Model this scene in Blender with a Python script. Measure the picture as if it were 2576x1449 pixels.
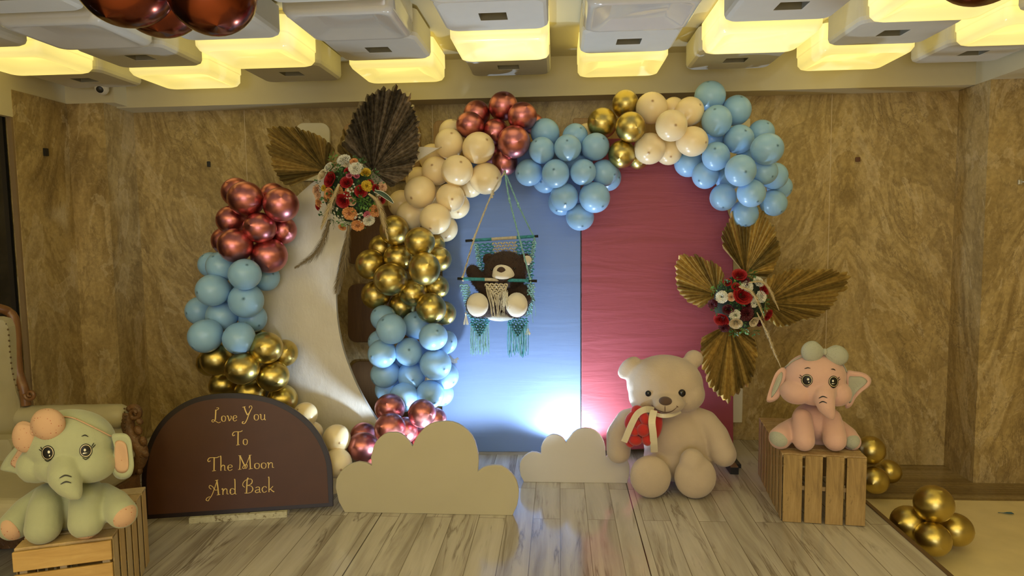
import bpy, bmesh, math, random
from mathutils import Vector, Matrix, Euler
from mathutils.bvhtree import BVHTree
R = math.radians
random.seed(7)
scene = bpy.context.scene
for o in list(bpy.data.objects): bpy.data.objects.remove(o)
# ------------------------------------------------------------------ camera
IW, IH, FPX = 2576.0, 1449.0, 1680.0
CAM = Vector((0, 0, 1.7))
RM = Matrix.Rotation(R(4), 3, 'Z') @ Matrix.Rotation(R(90-4.7), 3, 'X') @ Matrix.Rotation(R(-.75), 3, 'Z')
cd = bpy.data.cameras.new('camera'); cam = bpy.data.objects.new('camera', cd); scene.collection.objects.link(cam)
cam.matrix_world = Matrix.Translation(CAM) @ RM.to_4x4()
cd.sensor_width = 36; cd.lens = 36*FPX/IW; cd.clip_start = .05
scene.camera = cam
scene.view_settings.view_transform = 'Standard'; scene.view_settings.look = 'None'
scene.view_settings.gamma = 1; scene.view_settings.use_curve_mapping = False
scene.view_settings.exposure = 0.17
scene.cycles.max_bounces = 8; scene.cycles.diffuse_bounces = 4; scene.cycles.glossy_bounces = 4; scene.cycles.caustics_reflective = False
# ------------------------------------------------------------------ world and lights
w = bpy.data.worlds.new('world'); scene.world = w; w.use_nodes = True
w.node_tree.nodes['Background'].inputs[0].default_value = (.8, .85, 1, 1)
w.node_tree.nodes['Background'].inputs[1].default_value = .02
def light(name, kind, loc, energy, col, aim=None, **kw):
    l = bpy.data.lights.new(name, kind); l.energy = energy; l.color = col
    for k, v in kw.items(): setattr(l, k, v)
    o = bpy.data.objects.new(name, l); scene.collection.objects.link(o); o.location = loc
    if aim is not None: o.rotation_euler = (Vector(aim)-Vector(loc)).to_track_quat('-Z', 'Y').to_euler()
    return o
# daylight added as an unseen fill area light far behind the photographer
light('daylight_fill', 'AREA', (-.4, -3.3, 1.5), 60, (.93, .95, 1.0), aim=(0, 4, 1.7), shape='RECTANGLE', size=3.2, size_y=1.7)
# the two small LED floor lights hidden behind the cloud boards
SPOT_A = (-.665, 3.70, .27); SPOT_B = (.085, 4.27, .27)
light('floor_light_beam', 'SPOT', SPOT_A, 58, (.62, .80, 1.0), aim=(-.70, 4.15, 2.2), spot_size=R(150), spot_blend=.35, shadow_soft_size=.03)
light('floor_light_beam', 'SPOT', SPOT_B, 62, (.66, .83, 1.0), aim=(.10, 4.42, 2.2), spot_size=R(160), spot_blend=.35, shadow_soft_size=.03)
# ------------------------------------------------------------------ pixel -> place
def ray(x, y): return RM @ Vector(((x-IW/2)/FPX, -(y-IH/2)/FPX, -1))
def PY(x, y, Y):
    d = ray(x, y); return CAM + d*(Y/d.y)
def PZ(x, y, z):
    d = ray(x, y); return CAM + d*((z-1.7)/d.z)
def PP(x, y, p0, n):
    d = ray(x, y); return CAM + d*((Vector(p0)-CAM).dot(n)/d.dot(n))
def sc(Y, x=1300): return (PY(x+1, 700, Y)-PY(x, 700, Y)).length
# ------------------------------------------------------------------ objects
COL = scene.collection
def obj(name, me, mat=None, parent=None, loc=None):
    o = bpy.data.objects.new(name, me); COL.objects.link(o)
    if mat is not None and isinstance(me, bpy.types.Mesh) and not me.materials:
        for m in (mat if isinstance(mat, (list, tuple)) else [mat]): me.materials.append(m)
    if loc is not None: o.location = loc
    if parent is not None: o.parent = parent
    return o
def tag(o, label, cat, group=None, kind=None):
    o['label'] = label
    if cat: o['category'] = cat
    if group: o['group'] = group
    if kind: o['kind'] = kind
    return o
def thing(name, label, cat, loc=(0, 0, 0), rz=0, group=None):
    o = bpy.data.objects.new(name, None); COL.objects.link(o); o.location = loc; o.rotation_euler = (0, 0, rz)
    o.empty_display_size = .1
    return tag(o, label, cat, group)
def struct(name, me, mat):
    o = obj(name, me, mat); o['kind'] = 'structure'; return o
class MB:
    def __init__(s): s.v = []; s.f = []; s.m = []; s.mi = 0; s.xf = None
    def add(s, vs, fs):
        b = len(s.v)
        for p in vs:
            p = Vector(p); s.v.append(s.xf @ p if s.xf else p)
        for f in fs: s.f.append([b+i for i in f]); s.m.append(s.mi)
        return s
    def box(s, c, d, rot=None):
        c = Vector(c); vs = []
        M = rot if rot is not None else Matrix.Identity(3)
        for x in (-1, 1):
            for y in (-1, 1):
                for z in (-1, 1): vs.append(c + M @ Vector((x*d[0]/2, y*d[1]/2, z*d[2]/2)))
        return s.add(vs, [(0, 1, 3, 2), (4, 6, 7, 5), (0, 4, 5, 1), (2, 3, 7, 6), (0, 2, 6, 4), (1, 5, 7, 3)])
    def tube(s, pts, r, n=8, cap=True, flat=1.0):
        pts = [Vector(p) for p in pts]; rs = r if isinstance(r, (list, tuple)) else [r]*len(pts)
        vs = []; fs = []; up = Vector((.13, .31, .94))
        for i, p in enumerate(pts):
            t = (pts[min(i+1, len(pts)-1)]-pts[max(i-1, 0)])
            t = t.normalized() if t.length > 1e-9 else Vector((0, 0, 1))
            a = t.cross(up)
            if a.length < .05: a = t.cross(Vector((1, 0, 0)))
            a.normalize(); b = t.cross(a)
            for k in range(n):
                an = 2*math.pi*k/n; vs.append(p + (a*math.cos(an)+b*math.sin(an)*flat)*rs[i])
        for i in range(len(pts)-1):
            for k in range(n):
                k2 = (k+1) % n; fs.append((i*n+k, i*n+k2, (i+1)*n+k2, (i+1)*n+k))
        if cap: fs.append(list(range(n))[::-1]); fs.append([(len(pts)-1)*n+k for k in range(n)])
        return s.add(vs, fs)
    def lathe(s, prof, c=(0, 0, 0), n=24, M=None):
        vs = []; fs = []; c = Vector(c); M = M or Matrix.Identity(3)
        for (r, z) in prof:
            for k in range(n):
                an = 2*math.pi*k/n; vs.append(c + M @ Vector((r*math.cos(an), r*math.sin(an), z)))
        for i in range(len(prof)-1):
            for k in range(n):
                k2 = (k+1) % n; fs.append((i*n+k, i*n+k2, (i+1)*n+k2, (i+1)*n+k))
        return s.add(vs, fs)
    def ell(s, c, r, rot=None, nu=16, nv=10):
        M = (rot or Matrix.Identity(3)) @ Matrix.Diagonal(Vector(r))
        vs = [Vector(c)+M @ Vector((0, 0, 1))]; fs = []
        for j in range(1, nv):
            ph = math.pi*j/nv
            for k in range(nu):
                th = 2*math.pi*k/nu
                vs.append(Vector(c)+M @ Vector((math.sin(ph)*math.cos(th), math.sin(ph)*math.sin(th), math.cos(ph))))
        vs.append(Vector(c)+M @ Vector((0, 0, -1))); L = len(vs)-1
        for k in range(nu):
            k2 = (k+1) % nu
            fs.append((0, 1+k, 1+k2))
            for j in range(nv-2): fs.append((1+j*nu+k, 1+(j+1)*nu+k, 1+(j+1)*nu+k2, 1+j*nu+k2))
            fs.append((L, 1+(nv-2)*nu+k2, 1+(nv-2)*nu+k))
        return s.add(vs, fs)
    def prism(s, pts, off):
        pts = [Vector(p) for p in pts]; n = len(pts); off = Vector(off)
        s.add(pts+[p+off for p in pts], [list(range(n))[::-1], [n+i for i in range(n)]]+[(i, (i+1) % n, n+(i+1) % n, n+i) for i in range(n)])
        return s
    def mesh(s, name='m', smooth=False, fix=True):
        me = bpy.data.meshes.new(name); me.from_pydata([tuple(v) for v in s.v], [], s.f)
        for i, p in enumerate(me.polygons): p.material_index = s.m[i]; p.use_smooth = smooth
        if fix:
            bm = bmesh.new(); bm.from_mesh(me); bmesh.ops.recalc_face_normals(bm, faces=bm.faces); bm.to_mesh(me); bm.free()
        me.update(); return me
def bevel(o, w=.003, seg=2):
    m = o.modifiers.new('bevel', 'BEVEL'); m.width = w; m.segments = seg; m.limit_method = 'ANGLE'; return o
def catmull(pts, n=6, closed=False):
    P = [Vector(p) for p in pts]; out = []; N = len(P)
    rng = range(N) if closed else range(N-1)
    for i in rng:
        if closed: a, b, c, d = P[(i-1) % N], P[i], P[(i+1) % N], P[(i+2) % N]
        else: a, b, c, d = P[max(i-1, 0)], P[i], P[i+1], P[min(i+2, N-1)]
        for k in range(n):
            t = k/n; out.append(.5*((2*b)+(c-a)*t+(2*a-5*b+4*c-d)*t*t+(3*b-a-3*c+d)*t**3))
    if not closed: out.append(P[-1])
    return out
def merge(name, mb, voxel, smooth_it=12):
    """closed lumps -> ONE continuous smooth skin"""
    me = mb.mesh(name, fix=False); t = bpy.data.objects.new('tmp', me); COL.objects.link(t)
    m = t.modifiers.new('r', 'REMESH'); m.mode = 'VOXEL'; m.voxel_size = voxel; m.use_smooth_shade = True
    m = t.modifiers.new('s', 'SMOOTH'); m.factor = .5; m.iterations = smooth_it
    dg = bpy.context.evaluated_depsgraph_get(); dg.update()
    out = bpy.data.meshes.new_from_object(t.evaluated_get(dg)); out.name = name
    for p in out.polygons: p.use_smooth = True
    out.materials.clear()
    bpy.data.objects.remove(t); return out
def bvh_of(me): return BVHTree.FromPolygons([v.co.copy() for v in me.vertices], [tuple(p.vertices) for p in me.polygons])
def hit(bvh, x, y, off, fallbackY):
    d = ray(x, y).normalized(); h = bvh.ray_cast(CAM, d)
    if h[0] is None: return PY(x, y, fallbackY)
    n = h[1] if h[1].dot(d) < 0 else -h[1]
    return h[0]+n*off-d*off*.3
def patch(bvh, cx, cy, outline, off, fb, rings=5, dome=0):
    """a sewn patch lying on the surface; outline = px points round (cx,cy)"""
    mb = MB(); n = len(outline); vs = [hit(bvh, cx, cy, off+dome, fb)]; fs = []
    for r in range(1, rings+1):
        t = r/rings
        for (x, y) in outline: vs.append(hit(bvh, cx+(x-cx)*t, cy+(y-cy)*t, off*(1 if r < rings else .7)+dome*math.sqrt(max(0, 1-t*t)), fb))
    for k in range(n):
        k2 = (k+1) % n; fs.append((0, 1+k, 1+k2))
        for r in range(rings-1): fs.append((1+r*n+k, 1+(r+1)*n+k, 1+(r+1)*n+k2, 1+r*n+k2))
    mb.add(vs, fs); return mb
def oval(cx, cy, rx, ry, a=0, n=24):
    a = R(a); return [(cx+rx*math.cos(t)*math.cos(a)-ry*math.sin(t)*math.sin(a), cy+rx*math.cos(t)*math.sin(a)+ry*math.sin(t)*math.cos(a)) for t in [2*math.pi*k/n for k in range(n)]]
def stitch(bvh, pts, wd, off, fb, mb=None):
    mb = mb or MB(); P = catmull([(x, y, 0) for x, y in pts], 6); n = len(P); vs = []
    for i, p in enumerate(P):
        t = (P[min(i+1, n-1)]-P[max(i-1, 0)]).normalized(); q = Vector((-t.y, t.x, 0))*wd*(.35+.65*math.sin(math.pi*min(max(i/(n-1), .08), .92)))
        vs.append(hit(bvh, p.x-q.x, p.y-q.y, off, fb)); vs.append(hit(bvh, p.x+q.x, p.y+q.y, off, fb))
    return mb.add(vs, [(2*i, 2*i+1, 2*i+3, 2*i+2) for i in range(n-1)])
# ------------------------------------------------------------------ materials
class NT:
    def __init__(s, name):
        s.m = bpy.data.materials.new(name); s.m.use_nodes = True; s.t = s.m.node_tree; s.p = s.t.nodes['Principled BSDF']
    def n(s, ty, **kw):
        nd = s.t.nodes.new(ty)
        for k, v in kw.items(): setattr(nd, k, v)
        return nd
    def l(s, a, b): s.t.links.new(a, b)
    def coord(s, kind='Object', scale=(1, 1, 1), rot=(0, 0, 0), loc=(0, 0, 0)):
        c = s.n('ShaderNodeTexCoord'); m = s.n('ShaderNodeMapping'); s.l(c.outputs[kind], m.inputs[0])
        m.inputs['Scale'].default_value = scale; m.inputs['Rotation'].default_value = rot; m.inputs['Location'].default_value = loc
        return m.outputs[0]
    def noise(s, vec, scale, detail=4, rough=.5, dist=0):
        nd = s.n('ShaderNodeTexNoise'); nd.inputs['Scale'].default_value = scale; nd.inputs['Detail'].default_value = detail
        nd.inputs['Roughness'].default_value = rough; nd.inputs['Distortion'].default_value = dist
        if vec is not None: s.l(vec, nd.inputs['Vector'])
        return nd.outputs['Fac']
    def ramp(s, fac, stops, interp='LINEAR'):
        r = s.n('ShaderNodeValToRGB'); r.color_ramp.interpolation = interp; e = r.color_ramp.elements
        while len(e) > 1: e.remove(e[-1])
        e[0].position = stops[0][0]; e[0].color = tuple(stops[0][1])+(1,)
        for p, c in stops[1:]:
            x = e.new(p); x.color = tuple(c)+(1,)
        s.l(fac, r.inputs[0]); return r.outputs[0]
    def mix(s, fac, a, b, mode='MIX'):
        m = s.n('ShaderNodeMix', data_type='RGBA', blend_type=mode)
        for i, v in ((0, fac), (6, a), (7, b)):
            if hasattr(v, 'type') and hasattr(v, 'node'): s.l(v, m.inputs[i])
            else: m.inputs[i].default_value = v if i == 0 else tuple(v)+(1,)
        return m.outputs[2]
    def math(s, op, a, b=None):
        m = s.n('ShaderNodeMath', operation=op)
        for i, v in ((0, a), (1, b)):
            if v is None: continue
            if hasattr(v, 'node'): s.l(v, m.inputs[i])
            else: m.inputs[i].default_value = v
        return m.outputs[0]
    def bump(s, h, st=.3, d=.01):
        b = s.n('ShaderNodeBump'); b.inputs['Strength'].default_value = st; b.inputs['Distance'].default_value = d
        s.l(h, b.inputs['Height']); s.l(b.outputs[0], s.p.inputs['Normal'])
    def set(s, **kw):
        for k, v in kw.items():
            i = s.p.inputs[k.replace('_', ' ')]
            if hasattr(v, 'node'): s.l(v, i)
            else: i.default_value = (tuple(v)+(1,)) if isinstance(v, (tuple, list)) and len(v) == 3 and i.type == 'RGBA' else v
        return s
def plain(name, col, rough=.5, metal=0, var=.06, nscale=12, bump=0, **kw):
    t = NT(name); v = t.coord(); f = t.noise(v, nscale, 3)
    a = tuple(max(0, c*(1-var)) for c in col); b = tuple(min(1, c*(1+var)) for c in col)
    t.set(Base_Color=t.ramp(f, [(.3, a), (.7, b)]), Roughness=rough, Metallic=metal, **kw)
    if bump: t.bump(t.noise(v, nscale*8, 3), bump, .004)
    return t.m
def dotted(name, col, dot, scale=70):
    t = NT(name); v = t.coord(); vo = t.n('ShaderNodeTexVoronoi'); vo.inputs['Scale'].default_value = scale; vo.inputs['Randomness'].default_value = .45
    t.l(v, vo.inputs['Vector']); t.set(Base_Color=t.ramp(vo.outputs['Distance'], [(.13, dot), (.19, col)]), Roughness=.85)
    return t.m
def marble(name, tint=(1, 1, 1), axis='xz', mirror=2.6, x0=.0, lean=.28, seed=0, rough=.28, joints=None, contrast=1):
    t = NT(name); c = t.n('ShaderNodeTexCoord'); s = t.n('ShaderNodeSeparateXYZ'); t.l(c.outputs['Object'], s.inputs[0])
    u = s.outputs[0] if axis[0] == 'x' else (s.outputs[1] if axis[0] == 'y' else t.math('ADD', s.outputs[0], s.outputs[1])); vv = s.outputs[2] if axis[1] == 'z' else s.outputs[1]
    pp = t.math('PINGPONG', t.math('ADD', u, -x0), mirror)
    sh = t.math('ADD', pp, t.math('MULTIPLY', vv, -lean))
    cb = t.n('ShaderNodeCombineXYZ'); t.l(sh, cb.inputs[0]); t.l(t.math('MULTIPLY', vv, .42), cb.inputs[1]); cb.inputs[2].default_value = seed
    v = cb.outputs[0]
    def C(r, g, b): return (r*tint[0], g*tint[1], b*tint[2])
    base = t.ramp(t.noise(v, 2.5, 9, .60, 1.1), [(.30, C(.23, .155, .062)), (.41, C(.42, .30, .13)), (.49, C(.53, .395, .185)), (.53, C(.36, .255, .108)), (.58, C(.47, .345, .155)), (.72, C(.60, .465, .24))])
    blot = t.ramp(t.noise(c.outputs['Object'], 3.4, 7, .68, .9), [(.36, (.62, .60, .56)), (.47, (1, 1, 1)), (.55, (.84, .83, .80)), (.63, (1.16, 1.15, 1.12))])
    base = t.mix(.28, base, blot, 'MULTIPLY')
    br = t.noise(v, 7.5, 8, .65, 1.2)
    vein = t.ramp(t.math('ABSOLUTE', t.math('SUBTRACT', br, .5)), [(0, (1, 1, 1)), (.008, (.5, .5, .5)), (.02, (0, 0, 0))])
    b2 = t.mix(t.math('MULTIPLY', vein, .42*contrast), base, C(.66, .52, .31))
    sl = t.noise(v, 4.6, 7, .58, .5)
    b2 = t.mix(t.math('MULTIPLY', t.ramp(sl, [(.570, (0, 0, 0)), (.578, (1, 1, 1)), (.63, (.45, .45, .45)), (.70, (0, 0, 0))]), .42), b2, C(.70, .57, .36))
    b2 = t.mix(t.math('MULTIPLY', t.ramp(sl, [(.34, (0, 0, 0)), (.425, (.9, .9, .9)), (.432, (0, 0, 0))]), .55), b2, C(.24, .165, .07))
    dn = t.noise(v, 4.3, 10, .7, 2.2); dk = t.ramp(t.math('ABSOLUTE', t.math('SUBTRACT', dn, .46)), [(0, (1, 1, 1)), (.008, (.8, .8, .8)), (.014, (0, 0, 0))])
    gate = t.ramp(t.noise(c.outputs['Object'], 1.7, 3), [(.47, (0, 0, 0)), (.56, (1, 1, 1))])
    b3 = t.mix(t.math('MULTIPLY', t.math('MULTIPLY', dk, gate), .6*contrast), b2, C(.16, .105, .055))
    fine = t.ramp(t.noise(c.outputs['Object'], 38, 5, .7), [(.32, (.80, .80, .80)), (.62, (1.06, 1.06, 1.06))])
    b4 = t.mix(1.0, b3, fine, 'MULTIPLY')
    if joints:
        fac = None
        for j in joints:
            q = t.math('LESS_THAN', t.math('ABSOLUTE', t.math('SUBTRACT', u, j)), .0022); fac = q if fac is None else t.math('MAXIMUM', fac, q)
        b4 = t.mix(fac, b4, C(.62, .52, .38))
    t.set(Base_Color=b4, Roughness=rough, Specular_IOR_Level=.4); return t.m
def wood(name, c1, c2, c3, axis=2, scale=1, rough=.6, knots=False, stretch=9):
    t = NT(name); s = [stretch*scale]*3; s[axis] = 1.1*scale; v = t.coord('Object', tuple(s))
    f = t.noise(v, 2.6, 8, .65, .8)
    g = t.noise(v, 14, 4, .6)
    col = t.ramp(f, [(.28, c1), (.5, c2), (.7, c3)])
    col = t.mix(t.math('MULTIPLY', g, .35), col, tuple(x*.6 for x in c1))
    if knots: col = t.mix(t.ramp(t.noise(t.coord('Object'), 16, 5, .7), [(.60, (0, 0, 0)), (.68, (.75, .75, .75))]), col, tuple(x*.3 for x in c1))
    t.set(Base_Color=col, Roughness=rough); t.bump(g, .15, .002); return t.m
cream = plain('cream_paint', (.64, .575, .39), .75, var=.02, nscale=2)
mar_back = marble('beige_marble_back', x0=2.02, mirror=2.6, lean=-.30, joints=(-2.3, -.9, .5, 1.9))
mar_side = marble('beige_marble_side', axis='yz', mirror=7, x0=-3, lean=.12, seed=4, joints=(3.9,))
mar_stepA = marble('beige_marble_pillar', axis='dz', mirror=7, x0=-9, lean=.15, seed=9)
mar_sideL = marble('beige_marble_left', axis='dz', mirror=7, x0=-3, lean=.10, seed=2, contrast=.7)
mar_floor = plain('cream_stone_floor', (.84, .71, .42), .22, var=.07, nscale=5)
mar_border = marble('marble_border', (.62, .60, .58), axis='yy', mirror=3, x0=-7, lean=.3, seed=6, rough=.25)
def laminate():
    t = NT('grey_oak_laminate'); c = t.coord('Object', rot=(0, 0, R(90)))
    br = t.n('ShaderNodeTexBrick'); t.l(c, br.inputs['Vector']); br.inputs['Scale'].default_value = 1; br.inputs['Brick Width'].default_value = 1.15; br.inputs['Row Height'].default_value = .145
    br.inputs['Mortar Size'].default_value = .0018; br.inputs['Mortar Smooth'].default_value = 0; br.inputs['Color1'].default_value = (0, 0, 0, 1); br.inputs['Color2'].default_value = (1, 1, 1, 1); br.inputs['Mortar'].default_value = (.5, .5, .5, 1); br.offset = .37
    tc = t.n('ShaderNodeTexCoord'); sp = t.n('ShaderNodeSeparateXYZ'); t.l(tc.outputs['Object'], sp.inputs[0])
    wob = t.noise(t.coord('Object', (2.2, .9, 1)), 1.5, 3)
    X = t.math('ADD', t.math('MULTIPLY', sp.outputs[0], 1), t.math('MULTIPLY', wob, .07))
    cb = t.n('ShaderNodeCombineXYZ'); t.l(X, cb.inputs[0]); t.l(t.math('MULTIPLY', sp.outputs[1], .06), cb.inputs[1]); t.l(t.math('MULTIPLY', br.outputs['Color'], 1.7), cb.inputs[2])
    f = t.noise(cb.outputs[0], 9, 6, .6, .5); g = t.noise(cb.outputs[0], 70, 3, .6); k = t.noise(cb.outputs[0], 5.5, 6, .6, 1.6)
    col = t.ramp(f, [(.30, (.26, .225, .19)), (.43, (.44, .40, .355)), (.54, (.58, .54, .49)), (.75, (.68, .645, .60))])
    col = t.mix(t.math('MULTIPLY', g, .4), col, (.36, .31, .25))
    st = t.ramp(t.math('ABSOLUTE', t.math('SUBTRACT', k, .5)), [(0, (1, 1, 1)), (.010, (.55, .55, .55)), (.03, (0, 0, 0))])
    gt = t.ramp(t.noise(t.coord('Object', (3, 1.2, 1)), 1.6, 3), [(.46, (0, 0, 0)), (.6, (1, 1, 1))])
    col = t.mix(t.math('MULTIPLY', t.math('MULTIPLY', st, gt), .75), col, (.13, .095, .07))
    col = t.mix(t.math('MULTIPLY', br.outputs['Fac'], .8), col, (.14, .11, .08))
    for sx in (-.975, .40):     # the gaps where two boards of the stage meet
        q = t.math('LESS_THAN', t.math('ABSOLUTE', t.math('SUBTRACT', sp.outputs[0], sx)), .003)
        col = t.mix(q, col, (.03, .02, .015))
    t.set(Base_Color=col, Roughness=t.ramp(g, [(.3, (.11, .11, .11)), (.8, (.19, .19, .19))]), Specular_IOR_Level=.65)
    return t.m
lam = laminate()
# ------------------------------------------------------------------ room
XL, XR, YB, ZM, ZC, YF = -3.15, 2.74, 4.86, 2.64, 2.895, 4.67
def quad(a, b, z0, z1, th=.06):        # upright slab between plan points a, b (thickness away from the camera side)
    a = Vector((a[0], a[1], 0)); b = Vector((b[0], b[1], 0)); d = (b-a).normalized(); n = Vector((-d.y, d.x, 0))*th
    m = MB(); m.prism([a+Vector((0, 0, z0)), b+Vector((0, 0, z0)), b+n+Vector((0, 0, z0)), a+n+Vector((0, 0, z0))], (0, 0, z1-z0)); return m
struct('floor', MB().box((1.0, .9, -.03), (9.4, 8.8, .06)).mesh(), mar_floor)
struct('trim_1', MB().box((3.2, 4.57, .002), (3.0, .68, .006)).mesh(), mar_border)
struct('wall_back', quad((XL-.06, YB), (XR+.06, YB), 0, ZC).mesh(), mar_back)
struct('wall_pillar_right', MB().box((XR+.55, 4.705, ZM/2), (1.1, .37, ZM)).mesh(), [mar_stepA])
struct('wall_far_right', quad((XR+1.1, 4.52), (5.6, 4.52), 0, ZC).mesh(), mar_stepA)
struct('wall_side_right', quad((5.6, 4.52), (5.6, -3.5), 0, ZC).mesh(), cream)
struct('wall_pillar_left', MB().box((XL-.22+.0, 4.70, ZM/2), (.44, .34, ZM)).mesh(), [mar_sideL])
struct('wall_left', quad((-3.42, 4.06), (-3.42, 4.53), 0, ZM).mesh(), mar_sideL)
struct('wall_upper_left', quad((-3.425, -3.5), (-3.425, 4.53), ZM, ZC).mesh(), cream)
struct('trim_2', MB().box((-3.25, 4.66, (ZM+ZC)/2), (.36, .26, ZC-ZM)).mesh(), cream)
struct('trim_3', quad((-3.425, -3.5), (-3.425, 4.06), 2.47, ZM).mesh(), cream)
struct('trim_4', MB().box((-3.44, 4.055, 1.235), (.03, .02, 2.47)).mesh(), plain('bronze_jamb', (.25, .17, .09), .4))
glass = NT('dark_glass').set(Base_Color=(.012, .013, .014), Roughness=.06, Specular_IOR_Level=.8).m
struct('window_1', quad((-3.47, -3.5), (-3.47, 4.05), 0, 2.47, .03).mesh(), glass)
struct('wall_front', quad((5.6, -3.5), (-3.5, -3.5), 0, ZC).mesh(), plain('far_wall_paint', (.30, .26, .20), .8))
struct('ceiling', MB().box((1.0, .9, ZC+.04), (9.4, 8.9, .08)).mesh(), cream)
struct('trim_5', MB().box(((XL+XR)/2, (YF+YB)/2, (ZM-.01+ZC)/2), (XR-XL, YB-YF, ZC-ZM+.01)).mesh(), cream)
struct('trim_6', MB().box(((2.735+5.6)/2, .68, (ZM-.01+ZC)/2), (5.6-2.735, 8.34, ZC-ZM+.01)).mesh(), cream)
stage = tag(obj('stage_platform', MB().box((-.72, 3.37, .09), (4.82, 2.96, .18)).mesh(), lam), 'low stage floored with grey-brown oak laminate planks, all decorations stand on it', 'stage')
e = obj('edge_strip', MB().box((1.70, 3.37, .092), (.022, 2.96, .188)).mesh(), plain('walnut_strip', (.13, .075, .035), .45), stage); e['label'] = 'dark brown edge strip'
# marks on the wall
def cover(x, y, Y, w_, h_, label, mat):
    c = PY(x, y, Y); b = MB().box((0, 0, 0), (w_, .016, h_))
    return tag(bevel(obj('socket_cover', b.mesh(), mat, loc=c), .003), label, 'socket cover')
blk = plain('black_plastic', (.012, .012, .012), .4)
cover(525, 413, YB-.008, .022, .04, 'small dark rectangular fitting on the back wall above the left garland', blk)
c = PZ(105, 360, 0) if False else Vector((-3.412, 4.30, 2.28))
tag(obj('socket_cover', MB().box((0, 0, 0), (.016, .03, .05)).mesh(), blk, loc=c), 'small dark fitting on the left side wall below the camera', 'socket cover')
o = cover(2158, 401, YB-.008, .03, .03, 'small brown square fitting alone on the marble right of the blue balloons', plain('brown_plastic', (.12, .045, .02), .5))
p = PY(2566, 458, 4.51); h = thing('wall_hook', 'small pale metal bracket on the right pillar at the photo edge', 'bracket', p)
m_ = plain('pale_metal', (.6, .58, .5), .35, .6)
bevel(obj('plate', MB().box((0, 0, 0), (.022, .014, .03)).mesh(), m_, h)); obj('arm', MB().tube([(0, -.005, 0), (.03, -.03, .002), (.07, -.03, .002)], .004).mesh(smooth=True), m_, h)
# ------------------------------------------------------------------ ceiling lamps
def rrect(w_, d_, r, n=6):
    out = []
    for cx, cy, a0 in ((w_/2-r, d_/2-r, 0), (-w_/2+r, d_/2-r, 90), (-w_/2+r, -d_/2+r, 180), (w_/2-r, -d_/2+r, 270)):
        for k in range(n+1):
            a = R(a0+90*k/n); out.append((cx+r*math.cos(a), cy+r*math.sin(a)))
    return out
def rings(specs):     # specs: (w,d,r,z)
    mb = MB(); vs = []; n = None
    for (w_, d_, r, z) in specs:
        p = rrect(w_, d_, r); n = len(p); vs += [(x, y, z) for x, y in p]
    fs = []
    for i in range(len(specs)-1):
        for k in range(n):
            k2 = (k+1) % n; fs.append((i*n+k, i*n+k2, (i+1)*n+k2, (i+1)*n+k))
    return mb.add(vs, fs), n, len(specs)
LW, LD = .52, .455
def diffuser_mesh():
    mb, n, k = rings([(LW, LD, .03, .17), (LW, LD, .03, .085), (LW-.006, LD-.006, .035, .08), (LW-.006, LD-.006, .04, .03), (LW-.03, LD-.03, .045, .008), (LW-.06, LD-.06, .05, 0), (LW-.09, LD-.09, .05, .003), (LW-.24, LD-.22, .02, .035)])
    mb.f.append([(k-1)*n+i for i in range(n)]); mb.m.append(0)
    return mb.mesh('diffuser', True)
def holebox_mesh():
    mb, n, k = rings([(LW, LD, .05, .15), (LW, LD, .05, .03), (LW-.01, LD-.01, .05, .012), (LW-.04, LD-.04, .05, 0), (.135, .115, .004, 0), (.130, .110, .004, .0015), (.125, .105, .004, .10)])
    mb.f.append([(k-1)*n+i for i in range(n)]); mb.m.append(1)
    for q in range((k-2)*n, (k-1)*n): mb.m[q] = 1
    me = mb.mesh('holebox', False)
    return me
lit = NT('lit_diffuser'); v_ = lit.coord(); sp = lit.n('ShaderNodeSeparateXYZ'); lit.l(v_, sp.inputs[0])
lit.set(Base_Color=(.8, .78, .66), Roughness=.2, Emission_Color=(.98, .775, .20))
zr = lit.ramp(sp.outputs[2], [(.0, (.90, .90, .90)), (.006, (.80, .80, .80)), (.02, (.70, .70, .70)), (.045, (.84, .84, .84)), (.078, (.95, .95, .95)), (.082, (.72, .72, .72)), (.088, (.98, .98, .98)), (.17, (.84, .84, .84))])
gl = lit.n('ShaderNodeTexGradient', gradient_type='SPHERICAL'); lit.l(lit.coord('Object', (2.6, 3.2, 1), loc=(0, 0, 0)), gl.inputs[0])
lit.l(lit.math('ADD', lit.math('MULTIPLY', zr, .80), lit.math('MULTIPLY', gl.outputs['Fac'], .30)), lit.p.inputs['Emission Strength'])
off = plain('unlit_diffuser', (.62, .60, .56), .08, var=.02, Specular_IOR_Level=.6); box_m = plain('white_plaster', (.66, .64, .59), .55, var=.02)
base_m = plain('lamp_base', (.6, .57, .48), .5)
hall = NT('hall_diffuser'); hall.set(Base_Color=(.8, .78, .66), Roughness=.2, Emission_Color=(1.0, .84, .36), Emission_Strength=4.6)  # for unseen lamp rows behind the camera, added overbright to fill the room
dif = diffuser_mesh(); dif2 = dif.copy(); dif3 = dif.copy(); dif3.materials.append(hall.m); hb = holebox_mesh()
for p_ in hb.polygons: p_.use_smooth = False
dif.materials.append(lit.m); dif2.materials.append(off); hb.materials.append(box_m); hb.materials.append(plain('shaded_recess', (.24, .225, .17), .8))  # darker inner faces paint the shade into the square holes
basep = MB().box((0, 0, .186), (LW-.06, LD-.06, .03)).mesh(); basep.materials.append(base_m)
basep2 = MB().box((0, 0, .161), (LW-.08, LD-.08, .03)).mesh(); basep2.materials.append(base_m)
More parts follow.
